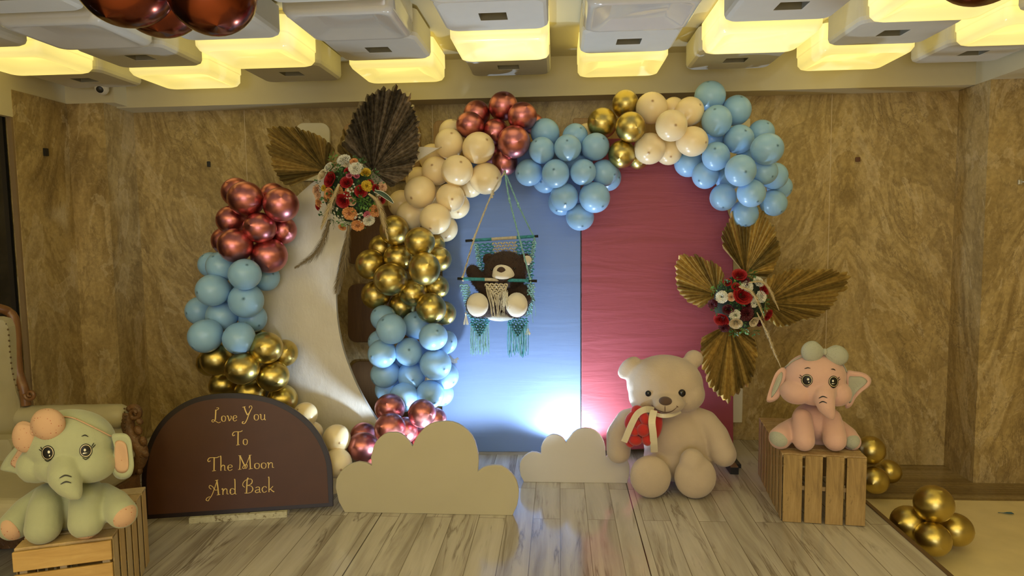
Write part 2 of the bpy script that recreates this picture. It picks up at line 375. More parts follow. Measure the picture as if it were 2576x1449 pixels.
ORD = ['', 'first', 'second', 'third', 'fourth', 'fifth', 'sixth', 'seventh', 'eighth', 'ninth', 'tenth', 'eleventh', 'twelfth', 'thirteenth', 'fourteenth', 'fifteenth', 'sixteenth', 'seventeenth', 'eighteenth', 'nineteenth', 'twentieth', 'twenty-first', 'twenty-second', 'twenty-third', 'twenty-fourth', 'twenty-fifth', 'twenty-sixth']
ROWN = ['back row']+[ORD[i]+' row from wall' for i in range(2, 11)]
OFFSET = {2: {-2, 0, 2}, 3: {-5, -3, -1, 1}}       # switched-off diffusers per row
for row, Y in enumerate([4.235, 3.755, 3.255, 2.755, 2.255, 1.755, .8, -.2, -1.2, -2.2]):
    for k in range(-5, 4):
        x = .39+.69*k
        diffuse = (k+row) % 2 == 0
        if row >= 6 and not diffuse: continue
        vis = row < 4
        if diffuse:
            isoff = (row == 2 and k in (-4, -2, 0)) or (row in (3, 4) and k < 2)
            lab = 'unlit glossy square lamp' if isoff else 'lit yellow square ceiling lamp'
        else: lab = 'white box with square hole'
        place = ROWN[row]
        lo = thing('ceiling_lamp' if diffuse else 'ceiling_box', '%s, %s from left, %s' % (lab, ORD[k+6], place), 'ceiling lamp' if diffuse else 'ceiling box', (x, Y, 2.695 if diffuse else 2.725), 0, 'square boxes on the ceiling')
        if diffuse:
            obj('diffuser', dif2 if isoff else (dif3 if row >= 6 else dif), None, lo); obj('base', basep, None, lo)  # rows behind the camera carry the added fill diffuser
        else:
            bevel(obj('shell', hb, None, lo), .004); obj('base', basep2, None, lo)
# ------------------------------------------------------------------ balloons
def chrome(name, col, rough=.2):
    t = NT(name); t.set(Base_Color=col, Metallic=1.0, Roughness=rough); t.p.inputs['Coat Weight'].default_value = .15; t.p.inputs['Coat Roughness'].default_value = .05; return t.m
def latex(name, col, spot, sss=.25):
    t = NT(name); g = t.n('ShaderNodeTexGradient', gradient_type='SPHERICAL'); t.l(t.coord('Object', (7, 7, 7), loc=(0, 0, -7.15)), g.inputs[0])
    f = t.ramp(g.outputs['Fac'], [(.05, (0, 0, 0)), (.55, (.55, .55, .55)), (.8, (1, 1, 1))])
    t.set(Base_Color=t.mix(f, col, spot), Roughness=.28, Subsurface_Weight=sss, Subsurface_Scale=.05, Subsurface_Radius=(1.0, .9, .8), Specular_IOR_Level=.5)
    return t.m
GOLD = chrome('gold_chrome', (.60, .47, .15), .33); ROSE = chrome('rose_chrome', (.56, .20, .205), .34); COPPER = chrome('copper_chrome', (.21, .05, .028), .2)
BLUE = latex('pastel_blue_latex', (.31, .54, .82), (.07, .17, .30)); PEACH = latex('peach_latex', (.92, .745, .46), (.42, .24, .11))
def balloon_mesh(mat, nub=True):
    prof = [(0, 1.03)]
    if nub: prof += [(.012, 1.03), (.03, 1.018)]
    for k in range(1, 22):
        a = math.pi*k/22; r = math.sin(a); z = math.cos(a)
        if z < 0: r *= 1-.10*z*z; z *= 1.13
        else: z *= 1.01
        if k > 1 or not nub: prof.append((r, z))
    prof += [(.055, -1.17), (.05, -1.20), (.085, -1.235), (.075, -1.25), (0, -1.25)]
    me = MB().lathe(prof, n=28).mesh('balloon', True); me.materials.append(mat); return me
BM = {'G': balloon_mesh(GOLD), 'R': balloon_mesh(ROSE), 'B': balloon_mesh(BLUE), 'P': balloon_mesh(PEACH), 'C': balloon_mesh(COPPER)}
CN = {'G': 'gold chrome balloon', 'R': 'rose chrome balloon', 'B': 'light blue balloon', 'P': 'peach balloon'}
rb = random.Random(11)
GAR = []      # every garland balloon: [x px, y px, r px, depth, nearest, farthest, layer]
def cluster(kind, items, Y0, where, group):
    cx = sum(i[0] for i in items)/len(items); cy = sum(i[1] for i in items)/len(items)
    xs = sorted(i[0] for i in items)
    order = sorted(range(len(items)), key=lambda i: items[i][1])
    rank = {i: n for n, i in enumerate(order)}
    for i, it in enumerate(items):
        x, y, r, d = it
        Y = Y0+d*.11; c = PY(x, y, Y); rad = r*sc(Y, x)*.985
        far = 4.44-rad*1.02 if Y0 > 4.0 else 4.04-rad*1.02
        t = xs.index(x)/max(1, len(xs)-1); side = 'left side' if t < .34 else ('right side' if t > .66 else 'middle')
        o = bpy.data.objects.new('balloon', BM[kind]); COL.objects.link(o); o.location = c
        out = Vector(((x-cx)/90*.9+rb.uniform(-.35, .35), -1.0+d*.3, -(y-cy)/90*.9+rb.uniform(-.35, .35))).normalized()
        o.rotation_euler = out.to_track_quat('Z', 'Y').to_euler(); e = rb.uniform(.97, 1.03)
        o.scale = (rad*e, rad/e, rad)
        GAR.append([o, x, y, r, Y, Y0-.24, far, e])
        tag(o, '%s, %s highest in the %s, in its %s' % (CN[kind], ORD[rank[i]+1], where, side) if side != 'middle' else '%s, %s highest in the %s, near its middle' % (CN[kind], ORD[rank[i]+1], where), 'balloon', group)
def relax():
    n = len(GAR); ys = [g[4] for g in GAR]
    pairs = [(i, j) for i in range(n) for j in range(i+1, n) if math.hypot(GAR[i][1]-GAR[j][1], GAR[i][2]-GAR[j][2]) < (GAR[i][3]+GAR[j][3])*1.0]
    for it in range(250):
        for i, j in pairs:
            a, b = GAR[i], GAR[j]; k = 1/1680
            dxy = math.hypot(a[1]-b[1], a[2]-b[2])*k*(ys[i]+ys[j])/2; need = (a[3]+b[3])*k*(ys[i]+ys[j])/2*.95
            dz = ys[j]-ys[i]
            if dxy*dxy+dz*dz < need*need:
                want = math.sqrt(need*need-dxy*dxy); sg = 1 if (dz > 0 or (dz == 0 and i < j)) else -1
                mv = (want-abs(dz))*.25; ys[i] -= sg*mv; ys[j] += sg*mv
        for i in range(n): ys[i] = min(GAR[i][6], max(GAR[i][5], ys[i]))
    for g, Y in zip(GAR, ys):
        o, x, y, r = g[:4]; o.location = PY(x, y, Y); rad = r*sc(Y, x)*.985; o.scale = (rad*g[7], rad/g[7], rad)
YL = 3.86
cluster('R', [(618, 500, 43, 0), (595, 484, 36, .8), (707, 515, 43, 0), (687, 495, 34, .9), (582, 554, 36, .5), (653, 573, 39, -.2), (712, 579, 34, .7), (591, 618, 41, 0), (567, 606, 33, .9), (677, 643, 44, -.1)], YL, 'left garland', 'rose balloons in the left garland')
cluster('B', [(556, 670, 36, .3), (531, 666, 31, 1), (616, 690, 39, 0), (670, 698, 33, .8), (535, 730, 40, .1), (619, 756, 43, -.1), (502, 782, 34, .6), (558, 795, 38, 0), (636, 801, 35, .8), (516, 846, 41, .1), (601, 852, 39, 0), (590, 745, 36, 1.4)], YL, 'left garland', 'blue balloons in the left garland')
cluster('G', [(669, 875, 41, 0), (715, 888, 34, .8), (547, 904, 40, .2), (530, 912, 34, .9), (609, 927, 41, 0), (686, 946, 40, .2), (563, 968, 36, .6), (628, 988, 37, .5), (711, 1005, 37, .4), (650, 858, 30, 1.4), (630, 930, 36, 1.4)], YL, 'left garland', 'gold balloons in the left garland')
cluster('P', [(768, 1042, 30, .4), (785, 1087, 27, .5), (847, 1104, 36, .1), (849, 1165, 37, 0), (836, 1222, 35, .7)], YL-.12, 'left garland foot', 'peach balloons behind the sign')
cluster('R', [(911, 1124, 38, 0), (913, 1095, 32, .8), (981, 1078, 40, 0), (981, 1027, 38, 1.0), (1020, 1082, 33, .8), (1062, 1040, 36, .5), (1094, 1055, 30, 1), (1068, 1100, 34, 1), (925, 1165, 30, .8), (1010, 1130, 34, .9)], 3.82, 'pile behind the large cloud', 'rose balloons behind the large cloud')
YA = 4.2
cluster('G', [(992, 579, 37, .5), (1056, 609, 38, .1), (960, 623, 32, 1), (1002, 648, 36, .5), (1068, 676, 41, 0), (1104, 652, 32, .8), (932, 665, 37, .5), (982, 703, 42, -.1), (1039, 736, 36, -.2), (1099, 722, 31, .8), (945, 742, 36, .8), (1012, 770, 34, .6), (1085, 776, 38, .2), (1118, 788, 30, .8), (1092, 618, 28, 1.2), (1040, 650, 36, 1.3)], YA-.1, 'column right of the crescent', 'gold balloons right of the crescent')
cluster('B', [(984, 827, 38, 0), (965, 800, 33, .9), (1047, 818, 36, .6), (1090, 847, 36, .1), (1120, 860, 31, .8), (961, 890, 36, .1), (1029, 885, 36, 0), (1096, 917, 40, .1), (968, 941, 36, .3), (1035, 945, 36, .2), (1121, 945, 34, .6), (1015, 1000, 37, 0), (1082, 992, 36, 0), (976, 980, 33, .8), (1110, 990, 32, .8), (957, 860, 31, 1.2), (1000, 915, 34, 1), (1062, 900, 34, 1.1)], YA-.12, 'column right of the crescent', 'blue balloons right of the crescent')
cluster('P', [(1135, 332, 31, .7), (1130, 361, 37, .2), (1204, 372, 40, 0), (1088, 397, 34, .9), (1097, 430, 36, .4), (1150, 429, 39, 0), (1222, 449, 40, .2), (1183, 463, 34, .7), (1057, 484, 40, .1), (1053, 452, 32, .8), (1133, 497, 36, .3), (1011, 513, 34, .6), (1033, 542, 36, .2), (1095, 551, 39, -.1), (1148, 518, 33, .7), (1119, 575, 33, .6), (1100, 500, 35, 1)], YA, "arch's left peach cluster", 'peach balloons on the arch, left cluster')
cluster('R', [(1200, 286, 33, .5), (1182, 315, 34, .1), (1266, 267, 36, .2), (1314, 293, 36, .1), (1247, 331, 32, .4), (1293, 357, 41, -.2), (1270, 408, 33, .4), (1342, 312, 26, 1.2), (1240, 380, 33, .9)], YA, "arch's rose cluster", 'rose balloons on the arch')
cluster('B', [(1371, 334, 36, .4), (1363, 378, 33, 0), (1447, 344, 33, .6), (1428, 372, 34, .1), (1498, 369, 35, .1), (1330, 434, 34, .2), (1398, 437, 36, 0), (1467, 433, 33, .2), (1520, 435, 34, .4), (1530, 447, 33, .7), (1373, 452, 34, .6), (1420, 495, 36, .1), (1496, 497, 39, 0), (1459, 546, 35, .4), (1412, 508, 34, .7), (1455, 412, 36, 1)], YA, "arch's middle blue cluster", 'blue balloons on the arch, middle cluster')
cluster('G', [(1515, 310, 38, .1), (1573, 261, 34, .2), (1586, 320, 38, 0), (1564, 388, 35, .1), (1606, 398, 28, .7)], YA, "arch's gold cluster", 'gold balloons on the arch')
cluster('P', [(1639, 272, 40, .2), (1689, 316, 40, 0), (1735, 280, 36, .2), (1694, 274, 29, .8), (1634, 374, 40, 0), (1742, 356, 39, 0), (1682, 383, 33, .5), (1478, 340, 30, 1.2)], YA, "arch's right peach cluster", 'peach balloons on the arch, right cluster')
cluster('B', [(1786, 242, 38, .3), (1853, 277, 37, .4), (1803, 304, 39, 0), (1859, 350, 37, 0), (1915, 334, 33, .5), (1930, 375, 41, -.1), (1801, 393, 36, .2), (1732, 410, 36, .5), (1774, 441, 34, .6), (1832, 448, 33, .4), (1863, 429, 40, -.1), (1922, 432, 34, .4), (1948, 443, 34, .7), (1962, 471, 31, 1), (1819, 497, 34, .5), (1890, 486, 36, .1), (1946, 511, 34, .3), (1873, 538, 35, .3), (1790, 350, 34, .9), (1885, 402, 34, .9)], YA, "arch's right blue cluster", 'blue balloons on the arch, right cluster')
relax()
def lone(kind, x, y, r, Y, label, up=(.2, -.4, 1), group=None, lift=None):
    c = PY(x, y, Y); o = bpy.data.objects.new('balloon', BM[kind]); COL.objects.link(o); rad = r*sc(Y, x)
    if lift is not None: c.z = max(c.z, lift+rad)
    o.location = c; o.rotation_euler = Vector(up).to_track_quat('Z', 'Y').to_euler(); o.scale = (rad, rad, rad); tag(o, label, 'balloon', group); return o
g1 = 'gold balloons on the marble floor in front'
lone('G', 2349, 1267, 49, 3.48, 'gold balloon on top of the four on the marble floor', (.2, -.5, 1), g1)
lone('G', 2286, 1316, 46, 3.55, 'leftmost gold balloon of the four on the floor', (-1, -.6, .2), g1)
lone('G', 2347, 1356, 45, 3.42, 'front bottom gold balloon of the four on the floor', (0, -1, -.2), g1)
lone('G', 2403, 1332, 44, 3.54, 'rightmost gold balloon of the four on the floor', (1, -.5, 0), g1)
g2 = 'gold balloons behind the crate'
lone('G', 2190, 1132, 37, 4.28, 'gold balloon on top of the pile beside the pink elephant crate', (0, -.6, 1), g2)
lone('G', 2200, 1208, 36, 4.22, 'lower left gold balloon of the pile beside the pink elephant crate', (-.6, -1, 0), g2)
lone('G', 2236, 1186, 31, 4.36, 'lower right gold balloon of the pile beside the pink elephant crate', (1, -.6, 0), g2)
g3 = 'copper balloons under the ceiling'
lone('C', 312, -60, 113, 1.95, 'copper chrome balloon at the top edge, leftmost of three under the ceiling', (-.2, -.4, -1), g3)
lone('C', 400, -22, 103, 2.12, 'copper chrome balloon at the top edge, middle of three under the ceiling', (.1, -.3, -1), g3)
lone('C', 532, -26, 103, 1.95, 'copper chrome balloon at the top edge, rightmost of three under the ceiling', (.3, -.4, -1), g3)
lone('C', 2475, -113, 121, 1.95, 'copper balloon just touching the top edge before the right lamps', (0, -.3, -1))
# ------------------------------------------------------------------ backdrop
def outline_board(px, Y, th, smooth_n=0):
    pts = [PY(x, y, Y) for x, y in px]
    return MB().prism(pts, (0, th, 0))
def fabric(name, col, cr=.5):
    t = NT(name); v = t.coord('Object', (1, 1, 1.0))
    wr = t.noise(t.coord('Object', (1.1, 1, 9)), 1.2, 4, .5, .6); wv = t.noise(t.coord('Object', (260, 260, 260)), 1, 2)
    t.set(Base_Color=t.mix(t.math('MULTIPLY', wv, .12), col, tuple(c*.7 for c in col)), Roughness=.6, Sheen_Weight=.15)
    t.bump(t.math('ADD', t.math('MULTIPLY', wr, 1.0), t.math('MULTIPLY', t.noise(v, 3, 3), .3)), .28*cr, .05); return t.m
blue_f = fabric('blue_fabric', (.14, .21, .385), .22); red_f = fabric('red_fabric', (.30, .045, .06), .6)
blk_m = plain('black_metal', (.015, .015, .015), .4)
YP = 4.46
def panel(label, px, mat, feet):
    th = .035; p0 = PY(px[0][0], px[0][1], YP); t = thing('backdrop_panel', label, 'backdrop panel', (p0.x, YP, .18))
    m = outline_board(px, YP, th); m.xf = None
    m.v = [v-Vector(t.location) for v in m.v]
    bevel(obj('fabric_cover', m.mesh(), mat, t), .006)
    for fx in feet:
        q = PZ(fx, 1190, .18); f = MB().box((fx*0+PY(fx, 1100, YP).x-p0.x, .0, .012), (.035, .40, .024)); obj('foot', f.mesh(), blk_m, t)
    lb = MB(); a = PY(px[0][0], px[0][1], YP)
    return t
arc = [(1112, 480), (1130, 450), (1165, 410), (1210, 380), (1270, 362), (1340, 356), (1400, 352), (1461, 350)]
tb = panel('blue fabric backdrop panel behind the swing, left half of the arch', [(1112, 1137), (1112, 470)]+arc[1:]+[(1461, 1137)], blue_f, (1150,))
tr = panel('dark red fabric backdrop panel behind the cream bear, right half of the arch', [(1463, 1137), (1463, 350), (1540, 348), (1620, 348), (1690, 366), (1745, 392), (1790, 445), (1822, 500), (1840, 560), (1845, 640), (1845, 1120)], red_f, (1480, 1838))
base_rail = MB().box((-.27, YP+.04, .205), (.95, .05, .05)); tag(obj('base_rail', base_rail.mesh(), plain('grey_rail', (.32, .30, .29), .4)), 'grey metal rail under the blue backdrop panel near the floor', 'rail')
fb = thing('stand_foot', 'black metal stand foot with wooden top beside the cream bear', 'stand foot', PZ(1853, 1192, .18))
q = PZ(1853, 1192, .18)
obj('tube', MB().box((-.015, .17, .021), (.05, .36, .042)).mesh(), blk_m, fb); obj('wood_strip', MB().box((-.015, .17, .045), (.046, .35, .006)).mesh(), wood('foot_wood', (.16, .09, .04), (.24, .14, .07), (.30, .18, .09), 1), fb)
# cream board at the right of the arch and the wooden squares on the back wall
cb_ = [(1867, 1063), (1888, 298), (1790, 297), (1775, 1063)]
crm2 = plain('cream_board', (.78, .72, .56), .6, var=.02)
m = MB().prism([PY(x, y, 4.80) for x, y in cb_], (0, .025, 0)); tag(bevel(obj('backing_board', m.mesh(), crm2), .004), 'tall cream board behind the right edge of the arch', 'board')
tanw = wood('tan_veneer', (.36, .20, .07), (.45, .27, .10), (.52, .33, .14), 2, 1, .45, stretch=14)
tan_shade = wood('shaded_veneer', (.12, .06, .022), (.17, .085, .03), (.21, .11, .04), 2, 1, .45, stretch=14)  # tan veneer darkened to paint in the shade behind the crescent
def rsq(x0, x1, y0, y1, r=22):
    out = []
    for cx, cy, a0 in ((x1-r, y1-r, 0), (x0+r, y1-r, 90), (x0+r, y0+r, 180), (x1-r, y0+r, 270)):
        for k in range(7): a = R(a0+15*k); out.append((cx+r*math.cos(a), cy+r*math.sin(a)))
    return out
def tile(x0, x1, y0, y1, label, mat, r=22):
    m = MB().prism([PY(x, y, 4.828) for x, y in rsq(x0, x1, y0, y1, r)], (0, .03, 0))
    tag(bevel(obj('wall_tile', m.mesh(), mat), .004), label, 'wall tile', 'rounded tiles on the back wall')
tile(742, 829, 309, 455, 'cream rounded wall tile behind the left dried palm leaf', crm2)
tile(862, 1056, 309, 455, 'tan rounded wall tile behind the large dark palm leaf', tanw)
tile(1090, 1398, 303, 455, 'wide tan wall tile above the rose balloons, left one', tanw, 14)
tile(1442, 1760, 297, 455, 'wide tan wall tile behind the arch, right of the gap above the blue balloons', tanw, 5)
tile(868, 1062, 517, 664, 'shaded tan wall tile in the crescent opening, uppermost', tan_shade); tile(875, 1066, 714, 861, 'shaded tan wall tile in the crescent opening, beside the gold balloons', tan_shade)
tile(882, 1072, 909, 1056, 'shaded tan wall tile in the crescent opening, lowest', tan_shade)
# crescent moon
t = NT('white_plaster_moon'); v = t.coord(); t.set(Base_Color=t.ramp(t.noise(v, 5, 5), [(.3, (.66, .60, .52)), (.7, (.76, .70, .62))]), Roughness=.45)
t.bump(t.noise(t.coord('Object', (1.6, 1, .8)), 9, 7, .62, .3), .35, .012); moon_m = t.m
inner = catmull([(1110, 369, 0), (1060, 398, 0), (985, 445, 0), (920, 512, 0), (868, 603, 0), (848, 685, 0), (845, 740, 0), (848, 800, 0), (858, 860, 0), (875, 915, 0), (905, 985, 0), (950, 1060, 0), (1005, 1122, 0), (1075, 1172, 0), (1150, 1205, 0)], 5)
outer = []
for k in range(41):
    a = R(75+(277-75)*k/40)      # from lower right, over the left, to the top
    outer.append((1050+431*math.cos(a), 800+431*math.sin(a)))
outl = [(p.x, p.y) for p in inner]+outer
YM = 4.06
mo = thing('crescent_moon', 'large white textured crescent moon board between the balloon garlands', 'moon board', (PY(1050, 1200, YM).x, YM, .18))
m = MB().prism([PY(x, y, YM) for x, y in outl], (0, .03, 0)); m.v = [Vector((v.x, v.y, max(v.z, .185)))-Vector(mo.location) for v in m.v]
obj('board', m.mesh(), moon_m, mo)
obj('base', MB().box((-.22, .10, .017), (.62, .22, .03)).mesh(), crm2, mo)
# cloud boards
def cloud(px, base, label, mat, th=.022):
    (xa, ya), (xb, yb) = base; A = PZ(xa, ya, .18); B = PZ(xb, yb, .18); d = (B-A).normalized(); n = Vector((-d.y, d.x, 0))
    P = [PP(x, y, A, n) for x, y in px]
    t = thing('cloud_board', label, 'cloud board', (A+B)/2)
    m = MB().prism([p-Vector(t.location) for p in P], n*th); o = bevel(obj('board', m.mesh(), mat, t), .003, 2)
    h = max(p.z for p in P)-.18
    mid = Vector((0, 0, 0)); M = Matrix(((d.x, n.x, 0), (d.y, n.y, 0), (0, 0, 1)))
    s = MB(); s.box(M @ Vector((0, .12, .012)), (.05, .22, .024), M); s.tube([M @ Vector((0, .2, .02)), M @ Vector((0, .02, h*.6))], .012, 6); obj('stand', s.mesh(), plain('pine', (.5, .36, .2), .6), t)
    return t
c1 = [(867, 1289), (852, 1262), (844, 1226), (846, 1205), (857, 1187), (868, 1176), (881, 1168), (902, 1162), (921, 1165), (935, 1172), (933, 1150), (940, 1123), (946, 1111), (954, 1102), (964, 1094), (975, 1089), (996, 1088), (1007, 1091), (1017, 1098), (1029, 1110), (1037, 1123), (1043, 1110), (1049, 1098), (1057, 1088), (1068, 1076), (1080, 1068), (1094, 1063), (1109, 1061), (1124, 1060), (1139, 1062), (1153, 1067), (1165, 1074), (1178, 1085), (1188, 1097), (1195, 1111), (1200, 1129), (1203, 1143), (1204, 1160), (1202, 1186), (1214, 1177), (1225, 1173), (1238, 1171), (1250, 1171), (1261, 1172), (1274, 1179), (1285, 1189), (1293, 1199), (1299, 1210), (1303, 1223), (1305, 1238), (1304, 1254), (1301, 1271), (1289, 1297)]
c2 = [(1318, 1213), (1310, 1197), (1307, 1180), (1308, 1165), (1313, 1155), (1320, 1147), (1328, 1141), (1338, 1137), (1350, 1138), (1361, 1142), (1361, 1126), (1364, 1117), (1368, 1109), (1375, 1101), (1384, 1095), (1392, 1093), (1401, 1094), (1411, 1098), (1418, 1104), (1424, 1114), (1428, 1107), (1434, 1099), (1441, 1089), (1451, 1082), (1462, 1078), (1475, 1077), (1487, 1079), (1498, 1084), (1508, 1092), (1515, 1102), (1520, 1113), (1523, 1125), (1524, 1150), (1530, 1146), (1538, 1144), (1550, 1143), (1561, 1145), (1571, 1149), (1578, 1157), (1583, 1168), (1584, 1180), (1583, 1195), (1578, 1216)]
cloud(c1, ((867, 1289), (1289, 1297)), 'large cream cloud board at the centre front of the stage', plain('cloud_cream', (.52, .47, .33), .5, var=.03, nscale=4))
cloud(c2, ((1318, 1213), (1578, 1216)), 'small pale cloud board left of the cream bear', plain('cloud_white', (.60, .55, .50), .5, var=.02, nscale=4))
for (sx, sy, sz), l in ((SPOT_A, 'small black LED floor light hidden behind the large cloud'), (SPOT_B, 'small black LED floor light behind the small cloud')):
    t = thing('floor_light', l, 'floor light', (sx, sy, .18))
    obj('housing', MB().lathe([(0, .0), (.04, 0), (.05, .02), (.055, .07), (.048, .072), (.044, .05), (0, .048)], n=20).mesh(smooth=False), blk, t)
    le = NT('led_lens'); le.set(Base_Color=(.8, .9, 1), Emission_Color=(.7, .86, 1), Emission_Strength=6); obj('lens', MB().lathe([(0, .052), (.042, .052), (.042, .05)], n=20).mesh(), le.m, t)
# ------------------------------------------------------------------ dried palm leaves
def palm_mat(name, c1, c2, c3, rough, metal):
    t = NT(name); v = t.coord('UV'); f = t.noise(t.coord('Object', (30, 30, 30)), 1.5, 4)
    t.set(Base_Color=t.ramp(f, [(.3, c1), (.5, c2), (.72, c3)]), Roughness=rough, Metallic=metal); return t.m
def tones(name, c1, c2, c3, rough, metal):
    f = lambda c, k: tuple(min(.85, x*k) for x in c)
    return [palm_mat(name+'_%d' % i, f(c1, k), f(c2, k), f(c3, k), rough, metal) for i, k in enumerate((1, 1.5, .55))]
palm_dark = tones('dark_palm', (.14, .105, .07), (.25, .20, .145), (.40, .33, .26), .27, .5)
palm_gold = tones('gold_palm', (.36, .25, .07), (.52, .37, .12), (.64, .47, .17), .30, .4)
palm_brown = tones('brown_palm', (.26, .18, .06), (.38, .27, .095), (.50, .37, .14), .32, .4)
def palm(apex, pts, Y, N, label, mat, bow=.05, seed=1, tilt=0, gaps=()):
    rr = random.Random(seed); A = Vector((apex[0], apex[1])); P = [Vector(p) for p in pts]
    seg = [0];
    for i in range(1, len(P)): seg.append(seg[-1]+(P[i]-P[i-1]).length)
    def at(s):
        s *= seg[-1]
        for i in range(1, len(P)):
            if s <= seg[i]+1e-9: return P[i-1].lerp(P[i], (s-seg[i-1])/max(1e-6, seg[i]-seg[i-1]))
        return P[-1]
    o3 = PY(A.x, A.y, Y); t_ = thing('dried_palm_leaf', label, 'palm leaf', o3)
    mb = MB(); K = 6
    N = int(N*.62)
    for i in range(N):           # each pleat: a narrow V-section blade, joined to its neighbours
        s0, s1 = i/N, (i+1)/N
        L = rr.uniform(.93, 1.0) if rr.random() < .5 else rr.uniform(.975, 1.02); sm = (s0+s1)/2
        vs = []
        split = rr.uniform(.86, 1.05)
        for k in range(K+1):
            r = k/K; row = []
            for j, s in ((0, s0), (1, sm), (2, s1)):
                p = at(s)
                rl = r*(L if j == 1 else L*(.965 if k == K else 1))
                q = A.lerp(p, rl)
                if r > split and j != 1: q = q.lerp(A.lerp(at(sm), rl), (r-split)*.9)
                amp = (.0155*r+.001)*(1 if j == 1 else -1)
                dy = -amp - bow*math.sin(math.pi*.55*r)+tilt*(sm-.5)*r + rr.uniform(-.003, .003)*r
                w_ = PY(q.x, q.y, Y+dy); row.append(w_-o3)
            vs += row
        fs = []
        for k in range(K):
            for j in (0, 1): fs.append((k*3+j, k*3+j+1, (k+1)*3+j+1, (k+1)*3+j))
        mb.mi = rr.choice((0, 0, 1, 2)); mb.add(vs, fs)
    o = obj('pleated_blade', mb.mesh(fix=False), mat, t_); sd = o.modifiers.new('thick', 'SOLIDIFY'); sd.thickness = .0012
    p = at(.5); b = (PY(A.x, A.y, Y)-PY(p.x, p.y, Y)).normalized()*.05
    obj('stalk', MB().tube([b*-.4, b*.3, b], [.004, .006, .006], 6).mesh(smooth=True), mat[0], t_)
    return t_
palm((819, 430), [(735, 470), (725, 471), (708, 458), (693, 442), (677, 410), (670, 367), (669, 324), (689, 315), (721, 312), (744, 318), (776, 328), (807, 341), (830, 359), (845, 375)], 4.0, 40, 'brown dried palm fan on the left, pointing up left from the bouquet', palm_brown, .03, 3)
palm((937, 430), [(984, 472), (1012, 459), (1035, 434), (1051, 402), (1059, 355), (1056, 308), (1045, 257), (1031, 222), (1004, 208), (965, 213), (925, 229), (902, 257), (884, 292), (872, 318), (866, 347), (858, 365)], 3.97, 58, 'large dark silvery palm fan above the left bouquet', palm_dark, .04, 5)
palm((905, 432), [(880, 352), (866, 322), (862, 312), (856, 345), (850, 365), (848, 380)], 4.02, 9, 'narrow brown palm fan behind the large dark fan', palm_brown, .02, 15)
palm((1875, 690), [(1813, 618), (1814, 590), (1822, 557), (1835, 533), (1868, 515), (1905, 520), (1942, 547), (1956, 574), (1963, 609), (1965, 643), (1948, 685), (1925, 702)], 4.27, 42, 'golden palm fan pointing up from the right bouquet under the blue balloons', palm_gold, .03, 7)
palm((1805, 742), [(1763, 777), (1732, 761), (1708, 740), (1699, 719), (1697, 661), (1714, 637), (1749, 638), (1783, 650), (1812, 668), (1824, 690)], 4.24, 34, 'golden palm fan pointing left over the red panel', palm_gold, .03, 8)
palm((1925, 762), [(1922, 700), (1966, 680), (2008, 671), (2056, 671), (2101, 678), (2139, 678), (2147, 692), (2125, 740), (2104, 771), (2059, 799), (2001, 816), (1963, 826), (1932, 808)], 4.24, 50, 'longest golden palm fan pointing right over the marble', palm_gold, .03, 9)
palm((1835, 815), [(1787, 837), (1763, 850), (1759, 888), (1764, 926), (1780, 968), (1801, 995), (1830, 1018), (1852, 1006), (1884, 978), (1901, 940), (1911, 892), (1901, 857), (1880, 838)], 4.2, 44, 'golden palm fan pointing down beside the head of the cream bear', palm_gold, .04, 10)
# ------------------------------------------------------------------ flowers
def petal_mat(name, col, deep):
    t = NT(name); f = t.noise(t.coord('Object', (3, 3, 3)), 2, 3); t.set(Base_Color=t.ramp(f, [(.3, deep), (.6, col)]), Roughness=.6, Subsurface_Weight=.08, Subsurface_Scale=.01); return t.m
FC = {'red': petal_mat('red_petals', (.42, .012, .015), (.24, .005, .008)), 'burg': petal_mat('burgundy_petals', (.10, .006, .014), (.05, .003, .008)), 'white': petal_mat('white_petals', (.80, .78, .68), (.66, .62, .50)), 'cream': petal_mat('cream_petals', (.80, .70, .50), (.66, .52, .34)),
      'orange': petal_mat('orange_petals', (.78, .38, .15), (.60, .24, .07)), 'peach': petal_mat('peach_petals', (.80, .52, .34), (.66, .36, .2)), 'yellow': petal_mat('yellow_petals', (.72, .50, .04), (.55, .33, .02)), 'pink': petal_mat('pink_petals', (.72, .22, .30), (.55, .1, .18))}
leaf_m = plain('leaf_green', (.045, .13, .03), .5, var=.4, nscale=20); leaf_l = plain('leaf_light', (.12, .26, .05), .5, var=.3, nscale=20); stem_m = plain('stem_green', (.05, .10, .03), .6)
def rose_mesh():
    mb = MB(); rr = random.Random(2)
    for ring, (n, r0, h, op) in enumerate([(2, .16, .62, .08), (3, .30, .62, .22), (4, .46, .55, .38), (5, .64, .42, .60), (5, .84, .26, .86)]):
        for k in range(n):
            a0 = 2*math.pi*(k+ring*.37)/n; wdt = 2*math.pi/n*.66; vs = []; NU, NV = 7, 5
            for j in range(NV):
                v = j/(NV-1)
                for i in range(NU):
                    u = i/(NU-1)*2-1; a = a0+u*wdt*(.55+.45*v)
                    edge = 1-.22*abs(u)**3
                    rad = r0*(.35+.65*v**.7)+op*.25*v**3+.03*u*u
                    vs.append((rad*math.cos(a), rad*math.sin(a), -.25+(h+.25)*v*edge-.10*op*v**4))
            mb.add(vs, [(j*NU+i, j*NU+i+1, (j+1)*NU+i+1, (j+1)*NU+i) for j in range(NV-1) for i in range(NU-1)])
    return mb.mesh('rose', True, False)
